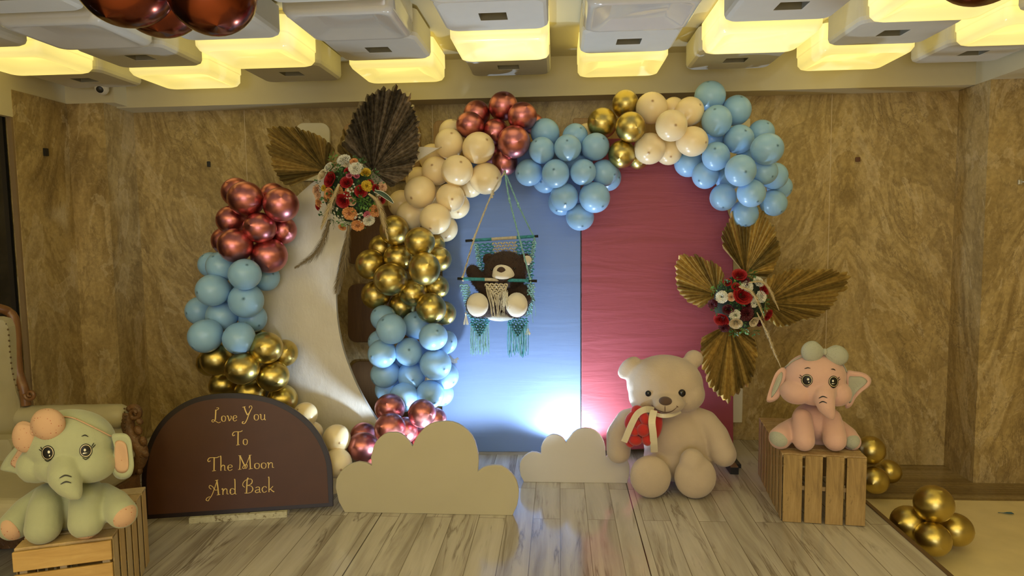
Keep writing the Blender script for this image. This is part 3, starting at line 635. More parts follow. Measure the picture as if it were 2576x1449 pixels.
def carn_mesh():
    mb = MB(); rr = random.Random(4)
    for ring, (n, r, z) in enumerate([(6, .35, .55), (9, .6, .48), (12, .82, .32), (13, .98, .1), (12, .95, -.12)]):
        for k in range(n):
            a0 = 2*math.pi*(k+rr.random()*.5)/n; wd = 2*math.pi/n*.75; vs = []
            NU = 6
            for j, (rv, zv) in enumerate([(.12, -.2), (r*.62, z*.75), (r, z)]):
                for i in range(NU):
                    u = i/(NU-1)*2-1; a = a0+u*wd*(.3+.7*j/2)
                    q = (rr.uniform(-.07, .09) if j == 2 else rr.uniform(-.02, .02)); vs.append(((rv+q)*math.cos(a), (rv+q)*math.sin(a), zv+(.07*(-1)**i if j == 2 else 0)+rr.uniform(-.03, .03)*j))
            mb.add(vs, [(j*NU+i, j*NU+i+1, (j+1)*NU+i+1, (j+1)*NU+i) for j in range(2) for i in range(NU-1)])
    return mb.mesh('carnation', False, False)
def sprig_mesh(seed, n=9, leaf=(.30, .13)):
    mb = MB(); rr = random.Random(seed)
    for k in range(n):
        d = Vector((rr.uniform(-1, 1), rr.uniform(-1, 1), rr.uniform(.0, .9))).normalized(); b = d*rr.uniform(.3, .75)
        s = d.cross(Vector((rr.random(), rr.random(), rr.random()))).normalized(); nn = d.cross(s); L, W_ = leaf[0]*rr.uniform(.8, 1.3), leaf[1]*rr.uniform(.8, 1.2)
        vs = [b]+[b+d*L*t+s*W_*w_*sg-nn*.05*t for t, w_ in ((.3, .8), (.6, 1), (.85, .6)) for sg in (-1, 0, 1)]+[b+d*L*1.12-nn*.08]
        mb.add(vs, [(0, 1, 2), (0, 2, 3), (1, 4, 5, 2), (2, 5, 6, 3), (4, 7, 8, 5), (5, 8, 9, 6), (7, 10, 8), (8, 10, 9)])
        mb.tube([(0, 0, -.1), b*.6, b], .014, 4, False)
    return mb.mesh('sprig', True, False)
def blossom_mesh():
    mb = MB(); rr = random.Random(8)
    for k in range(9):
        c = Vector((rr.uniform(-.8, .8), rr.uniform(-.8, .8), rr.uniform(.1, .5)))
        mb.tube([(0, 0, -.2), c], .012, 4, False)
        for i in range(5):
            a = 2*math.pi*i/5; d = Vector((math.cos(a), math.sin(a), .25)); mb.ell(c+d*.12, (.11, .07, .03), Matrix.Rotation(a, 3, 'Z'), 8, 4)
    return mb.mesh('blossom', True, False)
PROT = {'rose': rose_mesh(), 'carnation': carn_mesh(), 'leaf_sprig': sprig_mesh(1), 'leaf_sprig2': sprig_mesh(5, 12, (.34, .11)), 'blossom_sprig': blossom_mesh()}
cache = {}
def flower(parent, kind, col, x, y, r, Y, cxy, rad_px, rr, label=None):
    key = (kind, col)
    if key not in cache:
        me = PROT[kind].copy(); me.materials.append({'green': leaf_m, 'light': leaf_l}.get(col) or FC[col]); cache[key] = me
    dx, dy = (x-cxy[0])/rad_px, (y-cxy[1])/rad_px; q = min(1, dx*dx+dy*dy); Yf = Y-.085*math.sqrt(1-q*.95)
    nm = {'leaf_sprig2': 'leaf_sprig'}.get(kind, kind)
    o = bpy.data.objects.new(nm, cache[key]); COL.objects.link(o); o.parent = parent; o.location = PY(x, y, Yf)-Vector(parent.location)
    out = Vector((dx*1.1+rr.uniform(-.15, .15), -1.0, -dy*1.1+rr.uniform(-.15, .15))).normalized(); o.rotation_euler = (out.to_track_quat('Z', 'Y').to_matrix() @ Matrix.Rotation(rr.uniform(0, 6), 3, 'Z')).to_euler()
    s = r*sc(Y, x); o.scale = (s, s, s*.9)
    if label: o['label'] = label
    return o
def plume(parent, pts, w_, Y0, Y1, mat, seed, dens=1.0, label=None):
    """a pampas plume: arching stem with hundreds of fine feathered hairs"""
    rr = random.Random(seed); P = catmull([(x, y, 0) for x, y in pts], 8); n = len(P); org = Vector(parent.location)
    W3 = [PY(p.x, p.y, Y0+(Y1-Y0)*i/(n-1))-org for i, p in enumerate(P)]; mb = MB(); s = sc(Y0, pts[0][0])
    mb.tube(W3, [w_*s*.22*(1-.6*i/n)+.0008 for i in range(n)], 6)
    for i in range(1, n-1):
        t = (W3[i+1]-W3[i-1]).normalized(); f = math.sin(math.pi*min(1, (i/(n-1))*.85+.12))
        for k in range(int(16*dens)):
            d = Vector((rr.gauss(0, 1), rr.gauss(0, 1), rr.gauss(0, 1))); d = (d-t*d.dot(t)).normalized()
            b = W3[i]+t*rr.uniform(-.5, .5)*(W3[i+1]-W3[i]).length; L = w_*s*f*rr.uniform(.8, 1.5)
            e = b+d*L*.75+t*L*1.5; m_ = b+d*L*.45+t*L*.6; q = d.cross(t)*.0011
            mb.add([b-q, b+q, m_+q, m_-q, e], [(0, 1, 2, 3), (3, 2, 4)])
    o = obj('pampas_plume', mb.mesh(fix=False), mat, parent)
    if label: o['label'] = label
pam_c = plain('pampas_cream', (.60, .47, .26), .8); pam_d = plain('pampas_brown', (.24, .18, .10), .8)
YB1 = 3.86
bq = thing('flower_bouquet', 'round bouquet of red, white, orange and yellow flowers under the left palm fans', 'bouquet', PY(877, 487, YB1))
rr = random.Random(21)
obj('foam_core', MB().ell((0, .02, 0), (.155, .075, .165)).mesh(smooth=True), plain('foam_green', (.02, .045, .018), .8), bq)
c0 = (877, 487)
for k, c, x, y, r in [('carnation', 'white', 865, 402, 17), ('rose', 'white', 827, 421, 13), ('rose', 'cream', 812, 440, 15), ('carnation', 'white', 895, 424, 18), ('carnation', 'orange', 891, 407, 11), ('rose', 'red', 831, 452, 19), ('rose', 'red', 872, 459, 15), ('rose', 'red', 862, 505, 17), ('rose', 'red', 908, 481, 15), ('rose', 'red', 875, 430, 9),
                       ('rose', 'yellow', 919, 434, 13), ('carnation', 'yellow', 923, 468, 14), ('carnation', 'yellow', 814, 473, 8), ('carnation', 'peach', 796, 478, 14), ('carnation', 'peach', 800, 492, 11), ('rose', 'orange', 828, 487, 14), ('carnation', 'orange', 802, 510, 12), ('carnation', 'orange', 853, 480, 11), ('carnation', 'orange', 880, 537, 18), ('carnation', 'orange', 900, 567, 16), ('carnation', 'orange', 861, 572, 10),
                       ('carnation', 'orange', 945, 529, 17), ('carnation', 'peach', 962, 470, 12), ('rose', 'red', 960, 503, 10), ('rose', 'red', 946, 474, 10), ('carnation', 'pink', 924, 540, 10), ('rose', 'pink', 879, 441, 8), ('rose', 'pink', 897, 443, 7), ('rose', 'pink', 798, 476, 6), ('carnation', 'white', 928, 554, 15), ('rose', 'red', 800, 520, 9),
                       ('blossom_sprig', 'white', 812, 526, 15), ('blossom_sprig', 'white', 839, 521, 15), ('blossom_sprig', 'white', 857, 551, 14), ('blossom_sprig', 'white', 884, 474, 12), ('blossom_sprig', 'white', 874, 490, 11), ('blossom_sprig', 'white', 906, 545, 14), ('blossom_sprig', 'white', 948, 492, 12), ('blossom_sprig', 'white', 843, 545, 12),
                       ('leaf_sprig', 'green', 850, 430, 24), ('leaf_sprig', 'green', 858, 440, 20), ('leaf_sprig2', 'light', 915, 505, 26), ('leaf_sprig2', 'light', 932, 512, 24), ('leaf_sprig2', 'green', 900, 505, 24), ('leaf_sprig', 'green', 825, 505, 22), ('leaf_sprig', 'green', 815, 545, 20), ('leaf_sprig2', 'green', 838, 555, 22), ('leaf_sprig', 'light', 872, 560, 17), ('leaf_sprig', 'green', 930, 450, 20), ('leaf_sprig2', 'green', 950, 462, 18), ('leaf_sprig', 'green', 890, 470, 22), ('leaf_sprig', 'green', 800, 462, 15), ('leaf_sprig', 'green', 905, 525, 20), ('leaf_sprig2', 'light', 838, 402, 20), ('leaf_sprig2', 'green', 845, 480, 18)]:
    flower(bq, k, c, x, y, r, YB1, c0, 92, rr)
for k in range(34):
    a_ = rr.uniform(0, 6.28); q_ = math.sqrt(rr.random())*88; flower(bq, rr.choice(['leaf_sprig', 'leaf_sprig2', 'blossom_sprig'] if k % 3 == 0 else ['leaf_sprig', 'leaf_sprig2']), 'green', 877+q_*math.cos(a_)*.95, 487+q_*math.sin(a_), rr.uniform(14, 20), YB1+.012, c0, 92, rr) if k % 3 else flower(bq, rr.choice(['carnation', 'rose']), rr.choice(['orange', 'red', 'white', 'peach', 'cream']), 877+q_*math.cos(a_)*.92, 487+q_*math.sin(a_)*.97, rr.uniform(8, 12), YB1+.01, c0, 92, rr)
plume(bq, [(853, 463), (838, 500), (824, 535), (808, 576)], 12, YB1-.12, YB1-.10, pam_c, 1, 1.3)
plume(bq, [(927, 487), (945, 503), (958, 530), (967, 565), (976, 604)], 11, YB1-.12, YB1-.08, pam_c, 2, 1.3)
plume(bq, [(828, 554), (815, 600), (790, 642), (742, 674)], 16, YB1-.06, YB1, pam_d, 3, 1.6, 'dark brown plume')
plume(bq, [(878, 567), (873, 615), (866, 660), (852, 712), (847, 735)], 17, YB1-.05, YB1+.02, pam_d, 4, 1.8, 'dark brown plume')
lf = MB(); P = catmull([PY(x, y, YB1-.10)-Vector(bq.location) for x, y in ((942, 480), (958, 486), (975, 497), (990, 511))], 5); vs = []; n = len(P)
for i, p in enumerate(P):
    t_ = (P[min(i+1, n-1)]-P[max(i-1, 0)]).normalized(); q = Vector((0, 1, 0)).cross(t_).normalized()*.0135*math.sin(math.pi*min(.97, max(.12, i/(n-1))))**.7; vs += [p-q, p+Vector((0, .004, 0)), p+q]
lf.add(vs, [(3*i+j, 3*i+j+1, 3*i+j+4, 3*i+j+3) for i in range(n-1) for j in (0, 1)]); tlo = obj('striped_leaf', lf.mesh(smooth=True, fix=False), plain('dark_leaf', (.02, .06, .025), .4), bq)
for s_ in (0, 2): lf2 = MB().tube([vs[3*i+s_]+Vector((0, -.001, 0)) for i in range(n)], .0016, 4); obj('leaf_rim', lf2.mesh(), FC['white'], tlo)
YB2 = 4.10
bq2 = thing('flower_bouquet', 'round bouquet of red roses and white carnations between the golden palm fans', 'bouquet', PY(1863, 762, YB2))
obj('foam_core', MB().ell((0, .03, 0), (.155, .07, .165)).mesh(smooth=True), plain('foam_dark', (.02, .03, .018), .8), bq2); c0 = (1863, 765)
for k, c, x, y, r in [('rose', 'red', 1860, 692, 18), ('rose', 'red', 1868, 743, 24), ('rose', 'red', 1921, 730, 15), ('rose', 'red', 1815, 804, 19), ('rose', 'red', 1932, 792, 15), ('rose', 'red', 1830, 711, 11), ('rose', 'red', 1852, 722, 12), ('rose', 'burg', 1832, 779, 14), ('carnation', 'burg', 1878, 790, 19), ('rose', 'burg', 1879, 767, 14), ('carnation', 'burg', 1793, 765, 13), ('carnation', 'burg', 1822, 824, 14), ('carnation', 'burg', 1876, 707, 13), ('carnation', 'burg', 1912, 812, 11),
                       ('carnation', 'white', 1816, 747, 16), ('carnation', 'white', 1908, 709, 15), ('carnation', 'white', 1878, 720, 17), ('carnation', 'white', 1915, 746, 16), ('carnation', 'white', 1896, 762, 12), ('carnation', 'white', 1849, 792, 15), ('rose', 'cream', 1851, 813, 16), ('rose', 'cream', 1897, 809, 14), ('rose', 'peach', 1840, 747, 11),
                       ('leaf_sprig', 'green', 1822, 714, 20), ('leaf_sprig', 'light', 1794, 733, 16), ('leaf_sprig2', 'green', 1888, 690, 20), ('leaf_sprig', 'light', 1818, 712, 14), ('leaf_sprig', 'light', 1917, 777, 18), ('leaf_sprig2', 'green', 1925, 760, 18), ('leaf_sprig', 'light', 1873, 828, 19), ('leaf_sprig', 'green', 1897, 832, 20), ('leaf_sprig', 'light', 1836, 771, 14), ('leaf_sprig', 'green', 1860, 765, 17), ('leaf_sprig', 'green', 1845, 728, 16), ('leaf_sprig', 'green', 1806, 780, 18), ('leaf_sprig2', 'green', 1848, 838, 16), ('leaf_sprig', 'green', 1900, 785, 18)]:
    flower(bq2, k, c, x, y, r, YB2, c0, 84, rr)
for k in range(26):
    a_ = rr.uniform(0, 6.28); q_ = math.sqrt(rr.random())*78; flower(bq2, rr.choice(['leaf_sprig', 'leaf_sprig2']), rr.choice(['green', 'green', 'light']), 1863+q_*math.cos(a_)*.85, 765+q_*math.sin(a_), rr.uniform(14, 19), YB2+.012, c0, 84, rr)
plume(bq2, [(1859, 721), (1887, 733), (1906, 760), (1922, 800)], 7, YB2-.12, YB2-.11, pam_c, 6, 1.2)
plume(bq2, [(1884, 711), (1915, 709), (1935, 727), (1948, 755), (1960, 781)], 6, YB2-.11, YB2-.08, pam_c, 7, 1.2)
plume(bq2, [(1904, 786), (1928, 833), (1945, 878), (1965, 925)], 6, YB2-.10, YB2-.06, pam_c, 8, 1.2)
# ------------------------------------------------------------------ plush toys
def plush(name, col, rough=.9, fine=220, strength=.5, var=.08):
    t = NT(name); v = t.coord(); f = t.noise(v, 7, 4); a = tuple(c*(1-var) for c in col); b = tuple(min(1, c*(1+var)) for c in col)
    t.set(Base_Color=t.ramp(f, [(.3, a), (.7, b)]), Roughness=rough, Sheen_Weight=.35, Sheen_Roughness=.5)
    t.bump(t.math('ADD', t.noise(v, fine, 3, .7), t.math('MULTIPLY', t.noise(v, 14, 3), 1.2)), strength, .004); return t.m
class Lump:
    """collects ellipsoids/limbs given by where they stand, then skins them as one body"""
    def __init__(s, Y): s.Y = Y; s.mb = MB()
    def e(s, x, y, rx, ry, dy, rd, a=0):
        Y = s.Y+dy; k = sc(Y, x); s.mb.ell(PY(x, y, Y), (rx*k, rd, ry*k), Matrix.Rotation(R(a), 3, 'Y'), 24, 16); return s
    def limb(s, pts):       # (x, y, dY, r_px)
        P = []; rr_ = []
        for x, y, d, r in pts: P.append(Vector((*PY(x, y, s.Y+d), r*sc(s.Y+d, x))))
        Q = []
        for i in range(len(P)-1):
            for k in range(8): Q.append(P[i].lerp(P[i+1], k/8))
        Q.append(P[-1])
        for q in Q: s.mb.ell(q.xyz, (q.w, q.w, q.w), None, 16, 10)
        return s
    def skin(s, name, vox, it): return merge(name, s.mb, vox, it)
BLKP = plain('black_thread', (.006, .005, .005), .5); WHT = plain('white_thread', (.85, .82, .72), .6)
def local(me, org):
    me.transform(Matrix.Translation(-Vector(org))); return me
def mesh_of(mb, org, smooth=True):
    me = mb.mesh(smooth=smooth, fix=False); return local(me, org)
def elephant(label, Y, k, body_m, acc_m, bow_m, S, z0):
    """S: every px measurement of this toy"""
    L = Lump(Y)
    for a in S['ells']: L.e(*a)
    for a in S['limbs']: L.limb(a)
    me = L.skin('body', S['vox'], S.get('it', 10)); bv = bvh_of(me)
    org = PY(S['org'][0], S['org'][1], Y); org.z = z0
    t = thing('plush_elephant', label, 'plush elephant', org)
    b = obj('body', local(me, org), body_m, t)
    for n_, (cx, cy, rx, ry) in enumerate(S['eyes']):
        e0 = obj('eye', mesh_of(patch(bv, cx, cy, oval(cx, cy, rx*1.10, ry*1.10), .0016*k, Y, 4), org), BLKP, t)
        obj('eye_ring', mesh_of(patch(bv, cx, cy, oval(cx, cy, rx*.96, ry*.96), .0026*k, Y, 4), org), plain('eye_ring', (.78, .66, .42), .5), e0)
        obj('pupil', mesh_of(patch(bv, cx, cy, oval(cx, cy, rx*.86, ry*.87), .0036*k, Y, 4), org), BLKP, e0)
        sx = -.28 if n_ else .12
        h_ = patch(bv, cx+rx*sx, cy-ry*.15, oval(cx+rx*(sx+.1), cy-ry*.15, rx*.23, ry*.23), .0046*k, Y, 3)
        h2 = patch(bv, cx+rx*.3, cy+ry*.38, oval(cx+rx*(.35 if not n_ else -.45), cy+ry*.38, rx*.14, ry*.14), .0046*k, Y, 2); h_.add(h2.v, h2.f)
        obj('highlight', mesh_of(h_, org), WHT, e0)
    for pts, wd in S['stitches']: obj('stitched_line', mesh_of(stitch(bv, pts, wd, .0022*k, Y), org), BLKP, t)
    for (cx, cy, out) in S['pads']:
        obj('foot_pad', mesh_of(patch(bv, cx, cy, [(p.x, p.y) for p in catmull([(x, y, 0) for x, y in out], 4, True)], .002*k, Y, 5), org), acc_m, t)
    for ear in S['ears']:
        pts = [(p.x, p.y) for p in catmull([(x, y, 0) for x, y in ear['out']], 4, True)]; Ye = Y+ear['dY']
        cx = sum(p[0] for p in pts)/len(pts); cy = sum(p[1] for p in pts)/len(pts)
        def sheet(pp, cxy, th, yb, cup):
            m = MB(); vs = []; fs = []; N = len(pp); K = 5
            for side in (-1, 1):
                for r_ in range(K+1):
                    tt = r_/K
                    for (x, y) in pp:
                        q = (cxy[0]+(x-cxy[0])*tt, cxy[1]+(y-cxy[1])*tt)
                        vs.append(PY(q[0], q[1], yb+side*th*math.sqrt(max(0, 1-tt**3))-cup*tt*tt)-org)
            o_ = (K+1)*N
            for s_ in (0, o_):
                for r_ in range(K):
                    for i in range(N): j = (i+1) % N; fs.append((s_+r_*N+i, s_+r_*N+j, s_+(r_+1)*N+j, s_+(r_+1)*N+i))
            for i in range(N): j = (i+1) % N; fs.append((K*N+i, K*N+j, o_+K*N+j, o_+K*N+i))
            m.add(vs, fs); me_ = m.mesh(smooth=True); bm = bmesh.new(); bm.from_mesh(me_); bmesh.ops.remove_doubles(bm, verts=bm.verts, dist=1e-5); bmesh.ops.recalc_face_normals(bm, faces=bm.faces); bm.to_mesh(me_); bm.free(); return me_
        er = obj('ear', sheet(pts, (cx, cy), .016*k, Ye, .025*k), body_m, t)
        if ear.get('in'):
            pi_ = [(p.x, p.y) for p in catmull([(x, y, 0) for x, y in ear['in']], 4, True)]; c2x = sum(p[0] for p in pi_)/len(pi_); c2y = sum(p[1] for p in pi_)/len(pi_)
            obj('ear_lining', sheet(pi_, (c2x, c2y), .009*k, Ye-.014*k, .012*k), acc_m, er)
    bw = None
    for i, (cx, cy, rx, ry, a) in enumerate(S['bow']):
        Yb = Y+S['bowY']; kk = sc(Yb, cx); m = MB(); m.ell((0, 0, 0), (rx*kk, rx*kk*.62, ry*kk), None, 40, 28)
        kn = PY(S['knot'][0], S['knot'][1], Yb); c_ = PY(cx, cy, Yb); d_ = (kn-c_).normalized(); Mr = Matrix.Rotation(R(a), 3, 'Y'); vs = []
        for v_ in m.v:
            q = Mr @ v_; f_ = max(0, q.dot(d_)/(rx*kk)); q = q-(q-d_*q.dot(d_))*(.62*f_**2.2)+d_*f_**2*.12*rx*kk
            if f_ > .25: ang = math.atan2((q-d_*q.dot(d_)).y, (q-d_*q.dot(d_)).dot(d_.cross(Vector((0, 1, 0))))); q += (q-d_*q.dot(d_))*.09*math.sin(ang*11)*f_
            vs.append(q+c_-org)
        m.v = vs
        lobe = obj('bow_lobe', m.mesh(smooth=True), bow_m, t)
    kn = PY(S['knot'][0], S['knot'][1], Y+S['bowY']-.01)-org; obj('bow_knot', MB().ell(kn, (.011*k, .012*k, .018*k)).mesh(smooth=True), bow_m, t)
    hb_ = MB()
    for pts, wd in S['bands']:
        P = catmull([(x, y, 0) for x, y in pts], 6); hb_.tube([hit(bv, p.x, p.y, .003*k, Y)-org for p in P], wd*sc(Y), 8, True, .45)
    obj('headband', hb_.mesh(smooth=True), bow_m, t)
    for ch in t.children_recursive:          # the toy sits flat on its crate
        for v in ch.data.vertices: v.co.z = max(v.co.z, .5412-org.z)
    return t
pink_p = plush('pink_plush', (.68, .42, .36), fine=160, strength=.25, var=.04); mint_p = plush('mint_plush', (.39, .415, .27), fine=160, strength=.25, var=.04)
grey_dot = dotted('grey_dotted_cotton', (.42, .43, .36), (.22, .20, .16), 130); peach_dot = dotted('peach_dotted_cotton', (.58, .37, .24), (.36, .08, .05), 85)
P_ = dict(vox=.006, it=5, org=(2052, 1136),
 ells=[(2050, 946, 77, 62, -.0, .125), (2004, 985, 42, 33, -.035, .085), (2103, 989, 38, 34, -.035, .085), (2052, 980, 60, 42, -.03, .10), (2054, 1060, 62, 52, .07, .12), (2054, 1085, 60, 42, .12, .12)],
 limbs=[[(2075, 985, -.10, 28), (2073, 1002, -.135, 27), (2078, 1022, -.15, 22), (2087, 1040, -.16, 14), (2093, 1050, -.165, 7)],
        [(2018, 1052, -.02, 24), (2020, 1078, -.06, 27), (2022, 1108, -.10, 28)], [(2090, 1052, -.02, 26), (2097, 1080, -.06, 28), (2100, 1106, -.10, 30)],
        [(2000, 1072, .05, 24), (1975, 1090, 0, 28), (1962, 1102, -.05, 29)], [(2110, 1078, .05, 24), (2131, 1097, 0, 26), (2142, 1110, -.04, 24)]],
 eyes=[(2030, 956, 13.5, 13.5), (2096.5, 960, 11.5, 13.5)],
 stitches=[([(2024, 928), (2032, 925.5), (2039, 927)], 1.3), ([(2090, 929), (2096, 929), (2101, 932)], 1.3), ([(2060, 1002), (2070, 997.5), (2081, 1001)], 1.5), ([(2061, 1014), (2070, 1010), (2080, 1014)], 1.5),
           ([(2017, 952), (2010, 949)], 1), ([(2018, 948), (2012, 943)], 1), ([(2021, 969), (2028, 973), (2035, 972)], 1.1), ([(2107, 953), (2111, 948)], 1), ([(2108, 957), (2113, 953)], 1), ([(2090, 973), (2096, 976), (2102, 973)], 1.1)],
 pads=[(1960, 1106, [(1938, 1090), (1948, 1086), (1965, 1090), (1980, 1105), (1978, 1118), (1965, 1124), (1948, 1119), (1937, 1106)]), (2149, 1114, [(2132, 1102), (2145, 1096), (2158, 1098), (2163, 1110), (2158, 1122), (2145, 1130), (2130, 1130)])],
 ears=[dict(dY=.02, out=[(1973, 925), (1979, 937), (1972, 965), (1966, 985), (1957, 1003), (1940, 1012), (1929, 1010), (1930, 997), (1940, 965), (1950, 940), (1962, 927)], **{'in': [(1966, 935), (1969, 945), (1962, 968), (1950, 990), (1940, 1000), (1945, 975), (1955, 950)]}),
       dict(dY=.04, out=[(2130, 935), (2150, 934), (2170, 937), (2186, 946), (2192, 958), (2186, 972), (2168, 986), (2152, 1003), (2143, 1020), (2133, 1027), (2126, 1022), (2130, 980)], **{'in': [(2134, 950), (2150, 947), (2170, 948), (2182, 957), (2176, 968), (2160, 981), (2147, 997), (2141, 1012), (2135, 1012), (2133, 985)]})],
 bow=[(2044, 885, 29, 29, -8), (2104, 894, 31, 27, 22)], bowY=-.05, knot=(2075, 885), bands=[([(1976, 926), (1992, 912), (2010, 902), (2024, 897)], 3.2), ([(2113, 908), (2122, 920), (2130, 936)], 3.2)])
elephant('light pink plush elephant with a dotted grey bow, seated on the tall wooden crate', 3.60, 1.0, pink_p, grey_dot, grey_dot, P_, .54)
G_ = dict(vox=.006, it=5, org=(180, 1360),
 ells=[(176, 1112, 106, 80, 0, .125), (104, 1165, 48, 46, -.03, .09), (236, 1166, 50, 45, -.03, .09), (172, 1165, 84, 50, -.03, .10), (176, 1262, 80, 68, .07, .12), (180, 1300, 84, 50, .13, .12)],
 limbs=[[(166, 1178, -.10, 37), (164, 1198, -.13, 37), (172, 1218, -.145, 30), (186, 1238, -.155, 19), (196, 1250, -.16, 8)],
        [(120, 1250, 0, 34), (114, 1280, -.06, 39), (109, 1326, -.09, 41)], [(218, 1240, 0, 36), (218, 1270, -.06, 39), (218, 1312, -.09, 41)],
        [(110, 1255, .05, 34), (70, 1288, 0, 38), (36, 1322, -.06, 36)], [(255, 1250, .05, 34), (285, 1268, 0, 36), (308, 1292, -.06, 35)]],
 eyes=[(121, 1139, 15, 17), (216, 1134, 15, 16.5)],
 stitches=[([(205, 1098), (214, 1095), (222, 1099)], 1.6), ([(150, 1203), (164, 1196), (180, 1200)], 1.9), ([(153, 1218), (166, 1212), (179, 1215)], 1.9),
           ([(106, 1135), (99, 1130)], 1.2), ([(107, 1131), (103, 1124)], 1.2), ([(113, 1156), (121, 1160), (131, 1155)], 1.3), ([(231, 1128), (240, 1118)], 1.2), ([(230, 1124), (236, 1114)], 1.2), ([(208, 1152), (216, 1156), (226, 1150)], 1.3)],
 pads=[(26, 1334, [(3, 1318), (15, 1309), (30, 1314), (46, 1333), (50, 1350), (36, 1358), (18, 1355), (5, 1340)]), (316, 1296, [(328, 1271), (341, 1276), (341, 1298), (332, 1314), (312, 1325), (290, 1323), (286, 1305), (302, 1284)]), (222, 1352, [(195, 1353), (215, 1350), (240, 1346), (250, 1340), (242, 1352), (222, 1357), (205, 1357)])],
 ears=[dict(dY=.03, out=[(58, 1100), (40, 1122), (14, 1152), (1, 1178), (10, 1185), (40, 1192), (62, 1212), (80, 1210), (75, 1175), (64, 1135)], **{'in': [(55, 1118), (40, 1140), (26, 1166), (42, 1180), (62, 1196), (68, 1180), (60, 1145)]}),
       dict(dY=.01, out=[(281, 1095), (298, 1090), (318, 1092), (330, 1108), (334, 1140), (337, 1172), (330, 1196), (310, 1206), (290, 1200), (281, 1180), (284, 1150), (287, 1125)], **{'in': [(290, 1112), (304, 1108), (317, 1118), (322, 1145), (323, 1178), (312, 1190), (293, 1186), (286, 1165), (288, 1135)]})],
 bow=[(119, 1068, 43, 40, -10), (64, 1097, 31, 41, 10)], bowY=-.095, knot=(84, 1085), bands=[([(157, 1049), (185, 1053), (215, 1066), (245, 1081), (278, 1098)], 4.2)])
elephant('pale green plush elephant with a dotted peach bow, seated on the left crate', 2.44, .95, mint_p, peach_dot, peach_dot, G_, .54)
# cream bear
cream_p = plush('cream_plush', (.54, .43, .325), fine=150, strength=.4, var=.06)
YT = 3.98
L = Lump(YT)
for a in [(1672, 966, 98, 76, -.02, .17), (1630, 995, 50, 50, -.05, .12), (1722, 990, 52, 46, -.05, .12), (1680, 1013, 44, 28, -.17, .09), (1708, 1110, 92, 96, .03, .17), (1708, 1150, 92, 62, .02, .17)]: L.e(*a)
L.e(1583, 925, 36, 22, -.0, .045, -45); L.e(1745, 903, 25, 24, .02, .045)
L.limb([(1745, 1052, 0, 32), (1775, 1062, -.02, 32), (1800, 1095, -.06, 34), (1820, 1142, -.10, 34)])
L.limb([(1620, 1050, 0, 32), (1580, 1062, -.02, 34), (1557, 1095, -.04, 33), (1556, 1135, -.08, 32)])
L.limb([(1670, 1165, -.02, 40), (1640, 1190, -.14, 44)]); L.limb([(1740, 1160, -.02, 40), (1750, 1190, -.14, 44)])
L.e(1636, 1199, 54, 57, -.235, .06, -8); L.e(1749, 1200, 55, 58, -.235, .06); L.e(1742, 1165, 34, 40, -.235, .055, -10)
me = L.skin('body', .009, 9); bv = bvh_of(me); org = Vector((PY(1690, 1200, YT).x, YT, .18))
bear = thing('teddy_bear', 'large cream teddy bear seated on the stage before the red panel', 'teddy bear', org)
# the ears get a hollow front; feet flat soles stay part of the body skin
bb_ = obj('body', local(me, org), cream_p, bear)
bvw = bv
for cx, cy, r, d in ((1631, 990, 7.5, -.0), (1715, 989, 9.5, 0)):
    p = hit(bvw, cx, cy, .0, YT); obj('eye', MB().ell(p-org, (r*sc(YT), r*sc(YT)*.7, r*sc(YT))).mesh(smooth=True), plain('black_glass_eye', (.008, .008, .01), .06), bear)
obj('nose', mesh_of(patch(bvw, 1674, 1009, oval(1674, 1009, 16.5, 11, 5), .003, YT, 6, .008), org), plush('brown_nose', (.10, .055, .035), var=.1), bear)
st = MB(); stitch(bvw, [(1673, 1021), (1673, 1036)], 1.1, .002, YT, st); stitch(bvw, [(1640, 1018), (1652, 1030), (1673, 1037), (1690, 1034), (1705, 1022)], 1.0, .002, YT, st); stitch(bvw, [(1701, 1021), (1706, 1024)], 1.0, .002, YT, st)
obj('mouth_stitch', mesh_of(st, org), plain('brown_thread', (.12, .06, .04), .7), bear)
# red plush hearts with cream ribbon at its neck
rp = plush('red_plush', (.50, .022, .018), strength=.3); hr = thing('plush_heart_bunch', 'bunch of red plush hearts tied with cream ribbon on the cream bear', 'plush hearts', PY(1610, 1070, 3.78))
og = Vector(hr.location)
for (x, y, rx, ry, a, d) in [(1590, 1058, 18, 26, 25, .0), (1603, 1035, 17, 16, 0, .02), (1621, 1052, 13, 20, -20, -.05), (1645, 1070, 22, 42, 8, .03), (1605, 1068, 12, 14, 0, -.03), (1596, 1085, 13, 12, 10, -.05), (1618, 1082, 17, 17, 20, -.07), (1598, 1107, 18, 14, 10, -.05), (1628, 1106, 14, 16, -10, -.06), (1584, 1115, 12, 10, 30, -.01), (1610, 1075, 30, 42, 8, .03)]:
    Y = 3.78+d; k = sc(Y, x); obj('heart', MB().ell(PY(x, y, Y)-og, (rx*k, .035, ry*k), Matrix.Rotation(R(a), 3, 'Y'), 20, 14).mesh(smooth=True), rp, hr)
rib = plain('cream_ribbon', (.74, .66, .50), .35)
def ribbon(parent, pts, wd, ys, mat, name='ribbon'):
    P = catmull([(x, y, yy) for (x, y), yy in zip(pts, ys)], 5); n = len(P); mb = MB(); vs = []
    for i, p in enumerate(P):
        t_ = P[min(i+1, n-1)]-P[max(i-1, 0)]; q = Vector((-t_.y, t_.x)).normalized()*wd
        vs += [PY(p.x-q.x, p.y-q.y, p.z)-Vector(parent.location), PY(p.x+q.x, p.y+q.y, p.z-.004)-Vector(parent.location)]
    mb.add(vs, [(2*i, 2*i+1, 2*i+3, 2*i+2) for i in range(n-1)]); o = obj(name, mb.mesh(smooth=False, fix=False), mat, parent); s_ = o.modifiers.new('t', 'SOLIDIFY'); s_.thickness = .0015
